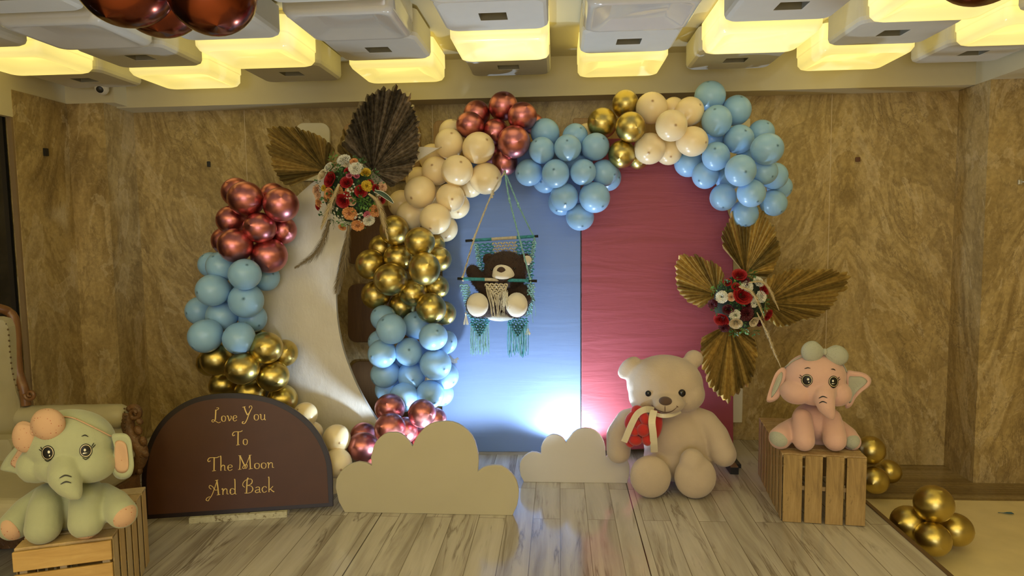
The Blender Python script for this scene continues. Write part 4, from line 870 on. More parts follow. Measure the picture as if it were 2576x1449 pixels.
ribbon(hr, [(1645, 1032), (1625, 1030), (1605, 1040), (1590, 1065), (1570, 1112)], 8, [3.76, 3.70, 3.69, 3.685, 3.70], rib); ribbon(hr, [(1645, 1032), (1640, 1060), (1643, 1090), (1645, 1118), (1646, 1138)], 9, [3.74, 3.69, 3.685, 3.70, 3.74], rib)
ribbon(bear, [(1640, 1038), (1665, 1046), (1690, 1044), (1712, 1034)], 5, [3.79, 3.76, 3.77, 3.82], rib, 'neck_ribbon')
bear.children[-1].matrix_parent_inverse = Matrix.Identity(4)
# ------------------------------------------------------------------ crates
def crate(label, org, rz, w_, d_, h_, mats, front, nside, nfront):
    t = thing('wooden_crate', label, 'crate', org, rz); th = .012; rr_ = random.Random(int(w_*1000))
    def bd(nm, c, s_, m_): o = bevel(obj(nm, MB().box((0, 0, 0), s_).mesh(), m_, t, c), .0018, 1); return o
    g = .022
    step = d_/nside
    for i in range(nside):      # boards wrap the crate: two sides, top and floor
        y = (i+.5)*step
        for x in (-w_/2+.002, w_/2-.002): bd('side_board', (x, y, h_/2), (.004, step-g-.004, h_-.002), mats[i % 2])
        bd('top_board', (0, y, h_-th/2), (w_, step-g*.7, th), mats[(i+1) % 2])
    for x in (-w_/2+.026, w_/2-.026):
        for y in (.018, d_-.018):
            for z in (h_/2,): bd('corner_post', (x, y, z), (.026, .026, h_-.028), mats[0])
    if front == 'v':
        s_ = w_/nfront
        for i in range(nfront): bd('front_board', (-w_/2+(i+.5)*s_, -th/2-.001, h_/2), (s_-.018 if 0 < i < nfront-1 else s_-.010, th, h_-.006+rr_.uniform(-.004, .004)), mats[2])
        bd('cross_rail', (0, .012, h_*.5), (w_-.06, .012, .022), mats[0])
        for i in range(6): bd('back_board', (0, d_-.006, (i+.5)*h_/6), (w_-.03, .01, h_/6-.012), mats[2])
    else:
        s_ = h_/nfront
        for i in range(nfront): bd('front_board', (0, -th/2-.001, (i+.5)*s_), (w_, th, s_-.014), mats[2])
        for x in (-w_*.02,): bd('front_post', (x, .012, h_/2), (.024, .014, h_-.02), mats[0])
        bd('back_board', (0, d_-.006, h_/2), (w_-.03, .01, h_-.03), mats[2])
    return t
old1 = wood('aged_pine', (.30, .19, .085), (.46, .31, .145), (.56, .40, .21), 2, 1, .7); old2 = wood('aged_pine_light', (.36, .23, .11), (.50, .34, .17), (.60, .44, .24), 2, 1.2, .7); old3 = wood('weathered_pine', (.20, .125, .05), (.43, .28, .11), (.58, .40, .18), 2, .9, .75, True)
new1 = wood('fresh_pine', (.50, .33, .15), (.60, .42, .20), (.66, .48, .26), 2, 1, .55); new2 = wood('fresh_pine_side', (.52, .38, .20), (.60, .46, .27), (.66, .52, .33), 2, .8, .55); new3 = wood('varnished_pine', (.46, .27, .08), (.58, .36, .12), (.66, .44, .17), 0, 1, .45)
a = PZ(1965, 1311, .18); b = PZ(2176, 1323, .18); mid = (a+b)/2; rz = math.atan2((b-a).y, (b-a).x)
crate('tall weathered wooden slat crate under the pink elephant at the stage right', (mid.x, mid.y, .18), rz-R(1), (b-a).length, .70, .36, (old1, old2, old3), 'v', 8, 4)
a = PZ(38, 1378, .54); b = PZ(277, 1357, .54); mid = (a+b)/2
crate('light pine slat crate under the green elephant in the left corner', (mid.x-.0, mid.y, .18), math.atan2((b-a).y, (b-a).x)+R(6), (b-a).length, .56, .36, (new2, new1, new3), 'h', 6, 4)
# ------------------------------------------------------------------ sign
BLs = PZ(362, 1307, .215); BRs = PZ(838, 1274, .215); dx_ = (BRs-BLs); Wd = dx_.length; dx_.normalize(); nrm = Vector((dx_.y, -dx_.x, 0)); lean = R(9)
upv = (Vector((0, 0, 1))*math.cos(lean)-nrm*math.sin(lean)).normalized(); nf = dx_.cross(upv)
sign = thing('half_round_sign', 'dark brown half-round sign with gold script text, leaning at the front left of the stage', 'sign', (BLs+BRs)/2-Vector((0, 0, .0)))
so = Vector(sign.location)
def SP(x, y): return PP(x, y, BLs, nf)
ol = [(362, 1307), (359, 1262), (356, 1215), (358, 1175), (368, 1128), (388, 1083), (415, 1048), (447, 1022), (482, 1004), (520, 994), (560, 989.5), (604, 989.5), (650, 995), (692, 1006), (733, 1026), (770, 1053), (800, 1087), (822, 1128), (834, 1170), (837, 1215), (838, 1274)]
ol2 = [(p.x, p.y) for p in catmull([(x, y, 0) for x, y in ol[1:-1]], 4)]; full = [ol[0]]+ol2+[ol[-1]]
brd = plain('dark_border', (.012, .004, .0035), .45, var=.1); brn = plain('brown_vinyl', (.072, .023, .0065), .5, var=.05)
m = MB().prism([SP(*p)-so for p in full], -nf*.02); board = bevel(obj('board', m.mesh(), brd, sign), .002)
cxs, cys = 600, 1170
ins = []
for (x, y) in full:
    dx1, dy1 = x-cxs, y-cys; L_ = math.hypot(dx1, dy1); ins.append((cxs+dx1*(1-13/L_), cys+dy1*(1-(13 if y < 1240 else 13)/L_)))
ins[0] = (373, 1295); ins[-1] = (827, 1265)
obj('panel_face', MB().prism([SP(*p)-so+nf*.0003 for p in ins], nf*.0012).mesh(), brn, sign)
# the lettering: swash capitals drawn stroke by stroke (unit = capital height)
HL, ST = .032, .085
GL = {
 'L': (.62, [([(.30, .98), (.42, 1.0), (.46, .93), (.38, .86), (.28, .80), (.25, .6), (.24, .35), (.20, .12), (.08, -.02), (-.02, .04), (.02, .14), (.14, .12), (.30, .0), (.46, -.08), (.60, -.02)], HL), ([(.26, .86), (.245, .5), (.22, .14)], ST)]),
 'o': (.40, [([(.19, .40), (.06, .34), (.05, .10), (.18, .0), (.31, .07), (.32, .32), (.19, .40)], HL), ([(.08, .33), (.05, .2), (.09, .07)], ST*.8), ([(.31, .30), (.335, .2), (.30, .09)], ST*.6)]),
 'v': (.40, [([(.02, .38), (.10, .36), (.19, .02)], ST*.8), ([(.19, .02), (.30, .16), (.34, .34), (.26, .38)], HL)]),
 'e': (.38, [([(.08, .20), (.30, .25), (.29, .36), (.18, .40), (.07, .32), (.06, .12), (.17, .0), (.33, .09)], HL), ([(.09, .33), (.055, .2), (.09, .08)], ST*.8)]),
 'Y': (.72, [([(.0, .93), (.20, .98)], HL), ([(.12, .96), (.20, .68), (.33, .38)], ST), ([(.33, .38), (.48, .60), (.62, .86), (.58, 1.0), (.46, .98), (.45, .86)], HL), ([(.55, .74), (.42, .42), (.28, .02), (.14, -.20), (.0, -.18), (.02, -.08), (.10, -.09)], HL*1.4)]),
 'u': (.46, [([(.0, .37), (.08, .39), (.09, .10), (.17, .01), (.28, .06), (.33, .14)], HL), ([(.085, .38), (.085, .12)], ST*.8), ([(.33, .39), (.335, .05), (.40, .0)], ST*.7)]),
 'T': (.66, [([(.14, .72), (.02, .66), (-.02, .78), (.08, .92), (.28, .94), (.50, .93), (.66, 1.0)], HL*1.3), ([(.36, .93), (.35, .05)], ST), ([(.24, .0), (.46, .03)], HL*1.2)]),
 'h': (.46, [([(.06, .96), (.10, .97), (.10, .0)], ST*.85), ([(.10, .22), (.20, .38), (.31, .36), (.33, .24), (.33, .02)], ST*.7), ([(.33, .03), (.42, .02)], HL)]),
 'M': (.92, [([(.0, 1.0), (.16, .99)], HL), ([(.08, .98), (.10, .5), (.07, .02)], HL*1.3), ([(-.02, .0), (.18, .02)], HL), ([(.10, .98), (.28, .5), (.42, .16)], ST), ([(.42, .16), (.32, .05), (.25, .12), (.34, .30), (.50, .34), (.52, .2), (.46, .06), (.40, .14), (.56, .6), (.68, .98)], HL), ([(.68, .99), (.70, .5), (.72, .04)], ST), ([(.62, .0), (.86, .04)], HL), ([(.62, .99), (.78, 1.0)], HL)]),
 'n': (.44, [([(.0, .36), (.07, .38), (.075, .0)], ST*.75), ([(.08, .22), (.18, .38), (.29, .36), (.31, .24), (.31, .04)], ST*.65), ([(.31, .04), (.41, .04)], HL)]),
 'A': (.78, [([(.10, -.08), (-.06, -.16), (-.12, -.30), (.0, -.36), (.06, -.24), (.20, -.02), (.34, .36), (.52, .98)], HL), ([(.50, .98), (.56, .5), (.60, .02)], ST), ([(.18, .40), (.06, .52), (.10, .66), (.26, .56), (.40, .34), (.60, .36)], HL), ([(.40, .96), (.58, 1.0)], HL), ([(.50, .0), (.70, .03)], HL)]),
 'd': (.46, [([(.32, .30), (.18, .39), (.06, .32), (.05, .10), (.17, .0), (.33, .10)], HL), ([(.09, .33), (.055, .2), (.09, .08)], ST*.75), ([(.29, .98), (.33, .90), (.335, .03)], ST*.8), ([(.335, .03), (.42, .01)], HL)]),
 'B': (.66, [([(.10, .42), (-.02, .54), (.0, .74), (.16, .92), (.40, .99), (.54, .88), (.50, .66), (.26, .53)], HL), ([(.53, .88), (.53, .74), (.44, .62)], ST*.7), ([(.26, .53), (.48, .48), (.58, .28), (.50, .08), (.28, .0), (.08, .02)], HL), ([(.55, .38), (.58, .26), (.52, .12)], ST*.8), ([(.30, 1.08), (.24, .92), (.22, .5), (.20, .03)], ST)]),
 'a': (.42, [([(.08, .34), (.20, .40), (.31, .34), (.32, .06), (.40, .0)], HL*1.2), ([(.315, .34), (.32, .06)], ST*.7), ([(.31, .22), (.12, .18), (.06, .08), (.15, .0), (.28, .05)], HL*1.3)]),
 'c': (.36, [([(.31, .30), (.27, .39), (.14, .39), (.05, .22), (.10, .04), (.20, .0), (.33, .09)], HL), ([(.09, .34), (.05, .2), (.10, .06)], ST*.8)]),
 'k': (.46, [([(.06, 1.0), (.10, .98), (.10, .0)], ST*.8), ([(.10, .14), (.24, .28), (.34, .40)], HL), ([(.18, .22), (.32, .06), (.42, .0)], ST*.7)])}
goldv = plain('gold_lettering', (.80, .58, .20), .45, var=.03)
def word(text, x0, x1, ybase0, ybase1, cap):
    adv = sum(GL[c][0] for c in text); px = (x1-x0)/adv; mb = MB(); pen = 0
    for c in text:
        w_, strokes = GL[c]
        for si, (pts, th) in enumerate(strokes):
            P = catmull([(x, y, 0) for x, y in pts], 8); n = len(P); vs = []
            for i, p in enumerate(P):
                t_ = (P[min(i+1, n-1)]-P[max(i-1, 0)]); t_ = t_.normalized() if t_.length > 1e-9 else Vector((1, 0, 0)); f = 1 if th > .05 else 1+.5*abs(t_.y)
                q = Vector((-t_.y, t_.x, 0))*th*.5*f*cap
                X = x0+(pen+p.x)*px; f2 = (X-x0)/(x1-x0); Yb = ybase0+(ybase1-ybase0)*f2-p.y*cap
                for s_ in (1, -1): vs.append(SP(X+q.x*s_, Yb-q.y*s_)-so+nf*(.0022+.00015*(si+(1 if th > .05 else 0))))
            mb.add(vs, [(2*i, 2*i+1, 2*i+3, 2*i+2) for i in range(n-1)])
            if th <= .05:
                for e_ in (P[0], P[-1]):
                    if si == 0 and text in ('Love', 'To', 'The'): pass
        pen += w_
    o = obj('lettering', mb.mesh(fix=False), goldv, sign); o['label'] = 'gold word ' + text; s_ = o.modifiers.new('t', 'SOLIDIFY'); s_.thickness = .0006; return o
word('Love', 534, 598, 1061, 1059, 35); word('You', 610, 671, 1058, 1056, 36)
word('To', 586, 625, 1120, 1118.5, 36); word('The', 524, 587, 1185, 1183.5, 36); word('Moon', 600, 691, 1181, 1177, 35)
word('And', 524, 597, 1246, 1243, 38); word('Back', 612, 692, 1241, 1237, 36)
# distressed white window frame lying flat under the sign, and the sign's prop
fr = thing('wooden_riser', 'distressed white wooden frame lying flat under the brown sign', 'wooden riser', (BLs+BRs)/2*1.0)
fr.location = ((BLs+BRs)/2).xy.to_3d()+Vector((0, 0, .18)); fr.location.z = .18; fo = Vector(fr.location)
t = NT('distressed_white_paint'); t.set(Base_Color=t.ramp(t.noise(t.coord(), 30, 6, .7), [(.38, (.20, .15, .08)), (.46, (.55, .52, .38)), (.7, (.68, .65, .50))]), Roughness=.7); dist_m = t.m
fa = PZ(475, 1319, .18); fb_ = PZ(722, 1302, .18); dd = (fb_-fa); fl = dd.length; dd.normalize(); dn = Vector((-dd.y, dd.x, 0)); M = Matrix(((dd.x, dn.x, 0), (dd.y, dn.y, 0), (0, 0, 1)))
mid_ = (fa+fb_)/2-fo
for u0, v0, du, dv in ((0, .02, fl, .04), (0, .30, fl, .04), (-fl/2+.02, .16, .04, .24), (fl/2-.02, .16, .04, .24), (.04, .16, .025, .24)):
    bevel(obj('rail', MB().box(mid_+dd*u0+dn*v0+Vector((0, 0, .0165)), (du, dv, .033), M).mesh(), dist_m, fr), .002)
pr = MB(); pr.tube([upv*.50-nf*.03, Vector((0, 0, -.022))-nf*.0+dn*.33], .012, 6); obj('prop', pr.mesh(), plain('pine_prop', (.5, .36, .2), .6), sign)
# ------------------------------------------------------------------ swing with brown bear
YS = 3.98
TEAL = plain('teal_cord', (.05, .30, .38), .55, var=.3, nscale=60); TEALD = plain('dark_teal_cord', (.03, .12, .13), .6, var=.3, nscale=60); CRC = plain('cream_cord', (.62, .56, .44), .7, var=.12, nscale=60); TEALL = plain('pale_teal_cord', (.24, .48, .52), .6, var=.25, nscale=80)
YFr, YBk = YS-.12, YS+.12
sw = thing('macrame_swing', 'teal and cream macrame baby swing hanging before the blue panel', 'swing', PY(1260, 700, YS)); wo = Vector(sw.location)
W_ = lambda x, y, Y: PY(x, y, Y)-wo
def dowel(xa, ya, xb, yb, Y, cuts, r):
    A, B = W_(xa, ya, Y), W_(xb, yb, Y); f = lambda x: A.lerp(B, (x-xa)/(xb-xa))
    d = obj('dowel', MB().tube([A, B], r, 12).mesh(smooth=True), blk, sw)
    for (x0, x1, mt, nm) in cuts:
        m = MB(); n = int(abs(x1-x0)/1.6); 
        for i in range(n): c_ = f(x0+(i+.5)*(x1-x0)/n); m.lathe([(r*1.0, -.5*(B-A).length/(xb-xa)*1.6), (r*1.32, 0), (r*1.0, .5*(B-A).length/(xb-xa)*1.6)], c_, 12, (B-A).to_track_quat('Z', 'Y').to_matrix())
        obj(nm, m.mesh(smooth=True), mt, d)
dowel(1171, 606, 1354, 594, YBk, [(1194, 1237, TEAL, 'teal_wrap'), (1237, 1300, CRC, 'cream_wrap'), (1300, 1345, TEAL, 'teal_wrap')], .0085)
dowel(1151, 701, 1351, 707, YFr, [(1165, 1220, TEAL, 'teal_wrap'), (1220, 1277, CRC, 'cream_wrap'), (1277, 1330, TEAL, 'teal_wrap')], .0085)
def knots(name, quadpx, Ys, nu, nv, mat, size=1.0, keep=None, parent=None, lab=None):
    (a, b, c, d) = quadpx; m = MB(); rr_ = random.Random(nu*nv)    # a,b top left/right; c,d bottom right/left
    for j in range(nv):
        for i in range(nu):
            u = (i+.5*(j % 2))/max(1, nu-.5); v = (j+.5)/nv
            if keep and not keep(u, v): continue
            x = (a[0]*(1-u)+b[0]*u)*(1-v)+(d[0]*(1-u)+c[0]*u)*v; y = (a[1]*(1-u)+b[1]*u)*(1-v)+(d[1]*(1-u)+c[1]*u)*v
            Y = Ys[0]*(1-v)+Ys[1]*v; s_ = .0105*size
            m.ell(W_(x, y, Y)+Vector((0, rr_.uniform(-.003, .003), 0)), (s_, s_*.7, s_*.55), Matrix.Rotation(R(38 if (i+j) % 2 else -38), 3, 'Y'), 7, 5)
            if v < .95: m.tube([W_(x, y, Y+.004), W_(x+(3 if i % 2 else -3), y+(d[1]-a[1])/nv*1.0, Y+.004)], .0019, 4, False)
    o = obj(name, m.mesh(smooth=True, fix=False), mat, parent or sw)
    if lab: o['label'] = lab
    return o
knots('knotted_panel', ((1197, 612), (1240, 609), (1246, 790), (1212, 790)), (YBk, YBk+.02), 7, 24, TEAL, 1, lab='teal back panel')
knots('knotted_panel', ((1240, 609), (1300, 606), (1298, 700), (1246, 700)), (YBk, YBk+.02), 9, 12, CRC, 1, lab='cream back panel')
knots('knotted_panel', ((1300, 606), (1346, 603), (1334, 790), (1298, 790)), (YBk, YBk+.02), 7, 24, TEAL, 1, lab='teal back panel')
knots('side_braid', ((1158, 714), (1178, 714), (1190, 800), (1180, 800)), (YFr, YS), 4, 14, TEALL, .9); knots('side_braid', ((1330, 714), (1345, 714), (1336, 790), (1322, 800)), (YFr, YS), 3, 14, TEALL, .9)
knots('side_braid', ((1194, 612), (1200, 612), (1214, 700), (1208, 700)), (YBk-.01, YBk), 2, 16, TEALL, .9); knots('side_braid', ((1342, 606), (1348, 604), (1334, 690), (1328, 690)), (YBk-.01, YBk), 2, 16, TEALL, .9)
knots('front_bib', ((1222, 712), (1278, 713), (1278, 745), (1222, 745)), (YFr-.01, YFr-.015), 10, 6, CRC, .95, keep=lambda u, v: abs(u-.48) < .55*(1-v)+.06)
rs = random.Random(5)
def fringe(name, items, mat, r=.0016, lab=None, parent=None):
    m = MB()
    for x0, y0, x1, y1, Y0, Y1 in items:
        k1, k2 = rs.uniform(-1.6, 1.6), rs.uniform(-2.4, 2.4)
        m.tube(catmull([W_(x0, y0, Y0), W_(x0*.66+x1*.34+k1, y0*.66+y1*.34, Y0*.66+Y1*.34), W_(x0*.33+x1*.67+k2, y0*.33+y1*.67, Y0*.33+Y1*.67), W_(x1, y1, Y1)], 3), r, 5, False)
    o = obj(name, m.mesh(smooth=True, fix=False), mat, parent or sw)
    if lab: o['label'] = lab
    return o
fringe('front_fringe', [(1222+i*1.65, 716+26*(1-abs(i-17)/17.0), 1235+i*1.05+rs.uniform(-3, 3), rs.uniform(762, 800), YFr-.015, YFr-.03) for i in range(34)], CRC)
fringe('front_fringe', [(1272+rs.uniform(-6, 6), 730+rs.uniform(0, 14), 1268+rs.uniform(-6, 14), rs.uniform(752, 780), YFr-.02, YFr-.07) for i in range(40)], WHT, .0012, 'white loose tassel')
for x0, x1, yb in ((1185, 1229, 893), (1279, 1327, 897)):
    knots('leg_panel', ((x0, 797), (x1, 800), (x1, 842), (x0, 842)), (YS-.02, YS-.01), 7, 7, TEAL, 1, keep=lambda u, v: abs(u-.48) < .62*(1-v)+.12)
    knots('leg_panel', ((x0+8, 815), (x1-8, 817), (x1-8, 848), (x0+8, 848)), (YS-.03, YS-.02), 5, 5, TEALD, .95, keep=lambda u, v: abs(u-.48) < .5*(1-v)+.12, lab='dark teal point')
    fringe('leg_fringe', [(x0+(x1-x0)*i/26, 806+38*(1-abs(i-13)/13.0), x0+(x1-x0)*i/26+rs.uniform(-2, 2), yb+rs.uniform(-14, 4), YS-.012, YS-.01) for i in range(27)], [TEAL, TEALL][x0 < 1200], .0019)
    fringe('leg_fringe', [(x0+(x1-x0)*i/12, 812+34*(1-abs(i-6)/6.0), x0+(x1-x0)*i/12+rs.uniform(-2, 2), yb+rs.uniform(-20, 4), YS-.02, YS-.016) for i in range(13)], TEALL, .0017)
def tassel(x, y0, y1, Y, mat=WHT):
    m = MB(); 
    for i in range(26): a_ = rs.uniform(-1, 1); m.tube([W_(x, y0, Y), W_(x+a_*2, (y0*2+y1)/3, Y), W_(x+a_*7+rs.uniform(-1, 1), y1+rs.uniform(-3, 2), Y+rs.uniform(-.01, .01))], .0013, 4, False)
    m.ell(W_(x, y0+3, Y), (.006, .006, .009)); obj('tassel', m.mesh(smooth=True, fix=False), mat, sw)
tassel(1172, 786, 816, YS-.06); tassel(1340, 742, 758, YS-.02, TEALL); tassel(1328, 826, 842, YS-.01)
fringe('hanging_cord', [(1338, 740, 1341, 812, YS-.02, YS-.02), (1343, 740, 1347, 795, YS-.02, YS-.02), (1340, 738, 1339, 800, YS-.02, YS-.02)], TEALL, .0017)
def rope(pts, mats=(CRC, TEALL, CRC)):
    m = MB(); Q = catmull([W_(*p) for p in pts], 10); n = len(Q)
    for s_ in range(3):
        m.tube([q+Vector((math.cos(i*.9+s_*2.1), math.sin(i*.9+s_*2.1), 0))*.0034 for i, q in enumerate(Q)], .0024, 5, False)
    for q in Q[10::10][:1]+[Q[0], Q[-1]]: m.ell(q, (.009, .008, .011), None, 8, 6); m.ell(q+Vector((.002, -.003, -.016)), (.007, .007, .008), None, 8, 6)
    return m
AP = (1270, 432, YS+.06)
obj('rope', rope([AP, (1237, 489, YS+.02), (1196, 592, YS-.04), (1164, 698, YFr)]).mesh(smooth=True, fix=False), CRC, sw)
obj('rope', rope([AP, (1281, 500, YS+.02), (1307, 600, YS-.04), (1334, 703, YFr)]).mesh(smooth=True, fix=False), TEALL, sw)
obj('rope', rope([AP, (1303, 513, YS+.08), (1325, 560, YS+.1), (1344, 597, YBk)]).mesh(smooth=True, fix=False), TEALL, sw)
obj('rope', rope([AP, (1240, 482, YS+.08), (1212, 550, YS+.1), (1190, 603, YBk)]).mesh(smooth=True, fix=False), CRC, sw)
obj('seat_cushion', MB().ell(W_(1260, 793, YS+.02), (.10, .09, .035), None, 24, 12).mesh(smooth=True), plush('white_fleece', (.66, .66, .62), strength=.9), sw)
rg = MB(); 
for i in range(20):
    pass
P = [W_(1336+5*math.cos(2*math.pi*k/16), 725+5*math.sin(2*math.pi*k/16), YS-.05) for k in range(17)]; obj('metal_ring', MB().tube(P, .0018, 6, False).mesh(smooth=True), m_, sw)
# brown bear
fur = plush('brown_fur', (.045, .024, .016), strength=.8, var=.25); fur2 = plain('brown_fur_tips', (.065, .036, .024), .9, var=.3, nscale=30); fur.node_tree.nodes['Principled BSDF'].inputs['Sheen Weight'].default_value = .03; ivory = plush('ivory_plush', (.72, .66, .56), fine=300, strength=.2)
L = Lump(YS)
for a in [(1272, 682, 55, 50, .0, .115), (1268, 698, 30, 20, -.07, .07), (1229, 652, 15, 15, .02, .03), (1321, 653, 16, 16, .02, .03), (1270, 750, 52, 50, .03, .10)]: L.e(*a)
L.limb([(1232, 735, 0, 22), (1205, 705, -.02, 19), (1189, 683, -.03, 17)]); L.limb([(1312, 735, 0, 20), (1322, 750, -.06, 17)])
L.limb([(1248, 775, 0, 24), (1215, 770, -.06, 28), (1202, 768, -.11, 31)]); L.limb([(1288, 775, 0, 24), (1298, 770, -.06, 28), (1299, 768, -.11, 31)])
me = L.skin('body', .007, 6); bv = bvh_of(me); org = PY(1270, 795, YS)
bb = thing('teddy_bear', 'dark brown teddy bear sitting in the macrame swing', 'teddy bear', org)
mef = me.copy(); body = obj('body', local(me, org), fur, bb)
rr = random.Random(3); fm = MB(); polys = list(mef.polygons)
for k in range(9000):
    p = rr.choice(polys); c_ = p.center; nn = p.normal; t_ = (nn+Vector((rr.uniform(-.8, .8), rr.uniform(-.8, .8), rr.uniform(-.9, .5)))).normalized(); s_ = nn.cross(Vector((rr.random(), rr.random(), rr.random()))).normalized()*.0014
    q = c_+Vector((rr.uniform(-.004, .004), rr.uniform(-.004, .004), rr.uniform(-.004, .004)))-org; fm.add([q-s_, q+s_, q+t_*rr.uniform(.007, .014)], [(0, 1, 2)])
o = obj('fur', fm.mesh(fix=False), fur2, bb); o['kind'] = 'stuff'; o['category'] = None if False else 'fur'
del o['category']
def pad(nm, cx, cy, outl_, mat, off, dome=0): return obj(nm, mesh_of(patch(bv, cx, cy, outl_, off, YS-.1, 6, dome), org), mat, bb)
pad('muzzle', 1266, 682, [(p.x, p.y) for p in catmull([(1241, 688, 0), (1243, 676, 0), (1252, 668, 0), (1266, 667, 0), (1281, 672, 0), (1291, 684, 0), (1290, 696, 0), (1266, 702, 0), (1243, 698, 0)], 3, True)], ivory, .010, .006)
pad('nose', 1262, 680, oval(1262, 681, 10, 9), plush('dark_nose', (.06, .03, .02)), .019, .004)
for cx in (1201.5, 1300): pad('foot_pad', cx, 767, oval(cx, 767, 24.5, 27 if cx < 1250 else 28), ivory, .012)
pad('ear_lining', 1324, 654, oval(1326, 655, 10, 11), ivory, .008)
for cx, cy in ((1238, 678), (1294, 675)):
    p = hit(bv, cx, cy, .004, YS); obj('eye', MB().ell(p-org, (.007, .005, .007)).mesh(smooth=True), plain('bear_eye', (.004, .004, .004), .1), bb)
# curl of white ribbon on the blue panel
p = PY(1144, 905, 4.3); rbn = thing('ribbon_scrap', 'small white curled ribbon end beside the blue balloon column', 'ribbon', p)
ribbon(rbn, [(1130, 896), (1137, 903), (1144, 906), (1153, 901)], 3, [4.33, 4.31, 4.30, 4.31], WHT); ribbon(rbn, [(1130, 896), (1140, 910), (1150, 909)], 3.5, [4.33, 4.29, 4.29], WHT)
# deflated balloon on the floor
p = PZ(2528, 1293, 0); db = MB(); db.tube([(-.035, .006, .006), (-.02, .003, .006), (-.008, 0, .006), (.01, -.004, .009), (.03, -.008, .010), (.043, -.010, .006)], [.004, .003, .004, .010, .012, .004], 10, True, .5)
tag(obj('deflated_balloon', db.mesh(smooth=True), plain('blue_rubber', (.05, .12, .16), .5), loc=(p.x, p.y, .0)), 'small deflated blue balloon lying on the marble floor', 'balloon')
# ------------------------------------------------------------------ security camera
p = PY(257, 214, 4.47); sc_ = thing('security_camera', 'white dome security camera high in the left corner', 'security camera', p); sc_.scale = (1.35, 1.35, 1.35); wp = plain('white_plastic', (.74, .70, .60), .35, var=.01)
obj('mount', MB().lathe([(0, .03), (.05, .03), (.052, .012), (.040, .0), (.03, -.01)], n=24).mesh(smooth=True), wp, sc_)
hd = obj('camera_ball', MB().ell((.005, -.012, -.018), (.032, .034, .034), None, 24, 16).mesh(smooth=True), wp, sc_)
Ml = Vector((.35, -1, -.45)).to_track_quat('Z', 'Y').to_matrix(); cc = Vector((.005, -.012, -.018))+Ml @ Vector((0, 0, .022))
obj('lens_hood', MB().lathe([(.0, .012), (.017, .013), (.021, .010), (.024, -.01)], cc, 24, Ml).mesh(smooth=True), wp, hd); obj('lens', MB().lathe([(0, .016), (.014, .0155), (.018, .012)], cc, 24, Ml).mesh(smooth=True), blk, hd)
obj('cable', MB().tube(catmull([(-.03, .0, .02), (-.07, -.01, .01), (-.10, .0, .022), (-.135, .01, .035)], 5), .003, 6).mesh(smooth=True), plain('brown_cable', (.15, .06, .03), .5), sc_)
obj('bracket', MB().tube([(0, 0, .03), (0, .0, .11)], .028, 10).mesh(smooth=True), wp, sc_)
# ------------------------------------------------------------------ carved armchair
leather = NT('cream_leather'); v = leather.coord(); leather.set(Base_Color=leather.ramp(leather.noise(v, 5, 3), [(.3, (.36, .315, .19)), (.7, (.42, .37, .235))]), Roughness=.42); leather.bump(leather.noise(v, 6, 3), .25, .02); leather = leather.m
carv = NT('carved_walnut'); v = carv.coord(); carv.set(Base_Color=carv.ramp(carv.noise(v, 12, 5), [(.3, (.085, .04, .015)), (.7, (.19, .09, .033))]), Roughness=.35); carv.bump(carv.noise(v, 40, 4, .6, 1), .7, .01); carv = carv.m; carv2 = wood('walnut_frame', (.13, .055, .018), (.20, .09, .03), (.26, .12, .04), 2, .7, .35)
YR = 3.22
ac = thing('throne_armchair', 'carved wooden armchair with cream leather upholstery at the left edge behind the green elephant', 'armchair', (PY(180, 1100, YR).x, YR-.35, .18)); ao = Vector(ac.location)
A_ = lambda x, y, Y: PY(x, y, Y)-ao
# rolled far arm
a0, a1 = A_(50, 1050, YR+.03), A_(322, 1046, YR); rad = .062; d = (a1-a0).normalized(); Mx = d.to_track_quat('Z', 'Y').to_matrix(); Ln = (a1-a0).length
m = MB(); prof = [(0, -.02), (rad*.9, -.01)]+[(rad*(1+.015*math.sin(i*1.3)), Ln*i/20) for i in range(1, 18)]+[(rad*.98, Ln*.93), (rad*.75, Ln*.985), (rad*.3, Ln*1.01), (0, Ln*1.012)]
m.lathe(prof, a0, 28, Mx); obj('arm_roll', m.mesh(smooth=True), leather, ac)
pts = [A_(50, 1060, YR+.02), A_(318, 1060, YR+.0), A_(318, 1250, YR), A_(50, 1250, YR+.02)]
obj('arm_panel', MB().prism(pts, (0, .05, 0)).mesh(), leather, ac)
nl = MB()
for k in range(9): nl.ell(A_(313+rs.uniform(-1, 1), 1028+k*9, YR-.055), (.005, .003, .005), None, 8, 6)
obj('nail_heads', nl.mesh(smooth=True), plain('dark_brass', (.10, .06, .025), .4, .6), ac)
sp_ = MB(); P = []; 
for k in range(30): a_ = k/29*2*math.pi*1.55; r_ = 17*(1-k/29*.82); P.append(A_(338+r_*math.cos(-a_+2.6), 1040-r_*math.sin(-a_+2.6)*1.05, YR-.02-.02*k/29))
sp_.tube(P, [.017*(1-.5*k/29) for k in range(30)], 10)
sp_.tube(catmull([A_(326, 1040, YR-.01), A_(322, 1070, YR-.02), A_(338, 1105, YR-.02), A_(356, 1135, YR-.02), A_(350, 1165, YR-.02), A_(328, 1190, YR-.02), A_(312, 1215, YR-.02), A_(330, 1245, YR-.02), A_(345, 1270, YR-.02)], 5), [.030, .030, .032]*14 if False else .032, 12)
for (x, y, s_) in ((348, 1082, 12), (360, 1110, 12), (362, 1140, 13), (340, 1160, 12), (350, 1185, 10), (322, 1200, 14), (346, 1230, 12), (352, 1060, 9), (336, 1120, 10), (330, 1175, 12)): sp_.ell(A_(x, y, YR-.03), (s_*.0016, .018, s_*.0022), Matrix.Rotation(R(rs.uniform(-50, 50)), 3, 'Y'), 10, 8)
obj('carved_arm_front', sp_.mesh(smooth=True), carv, ac)
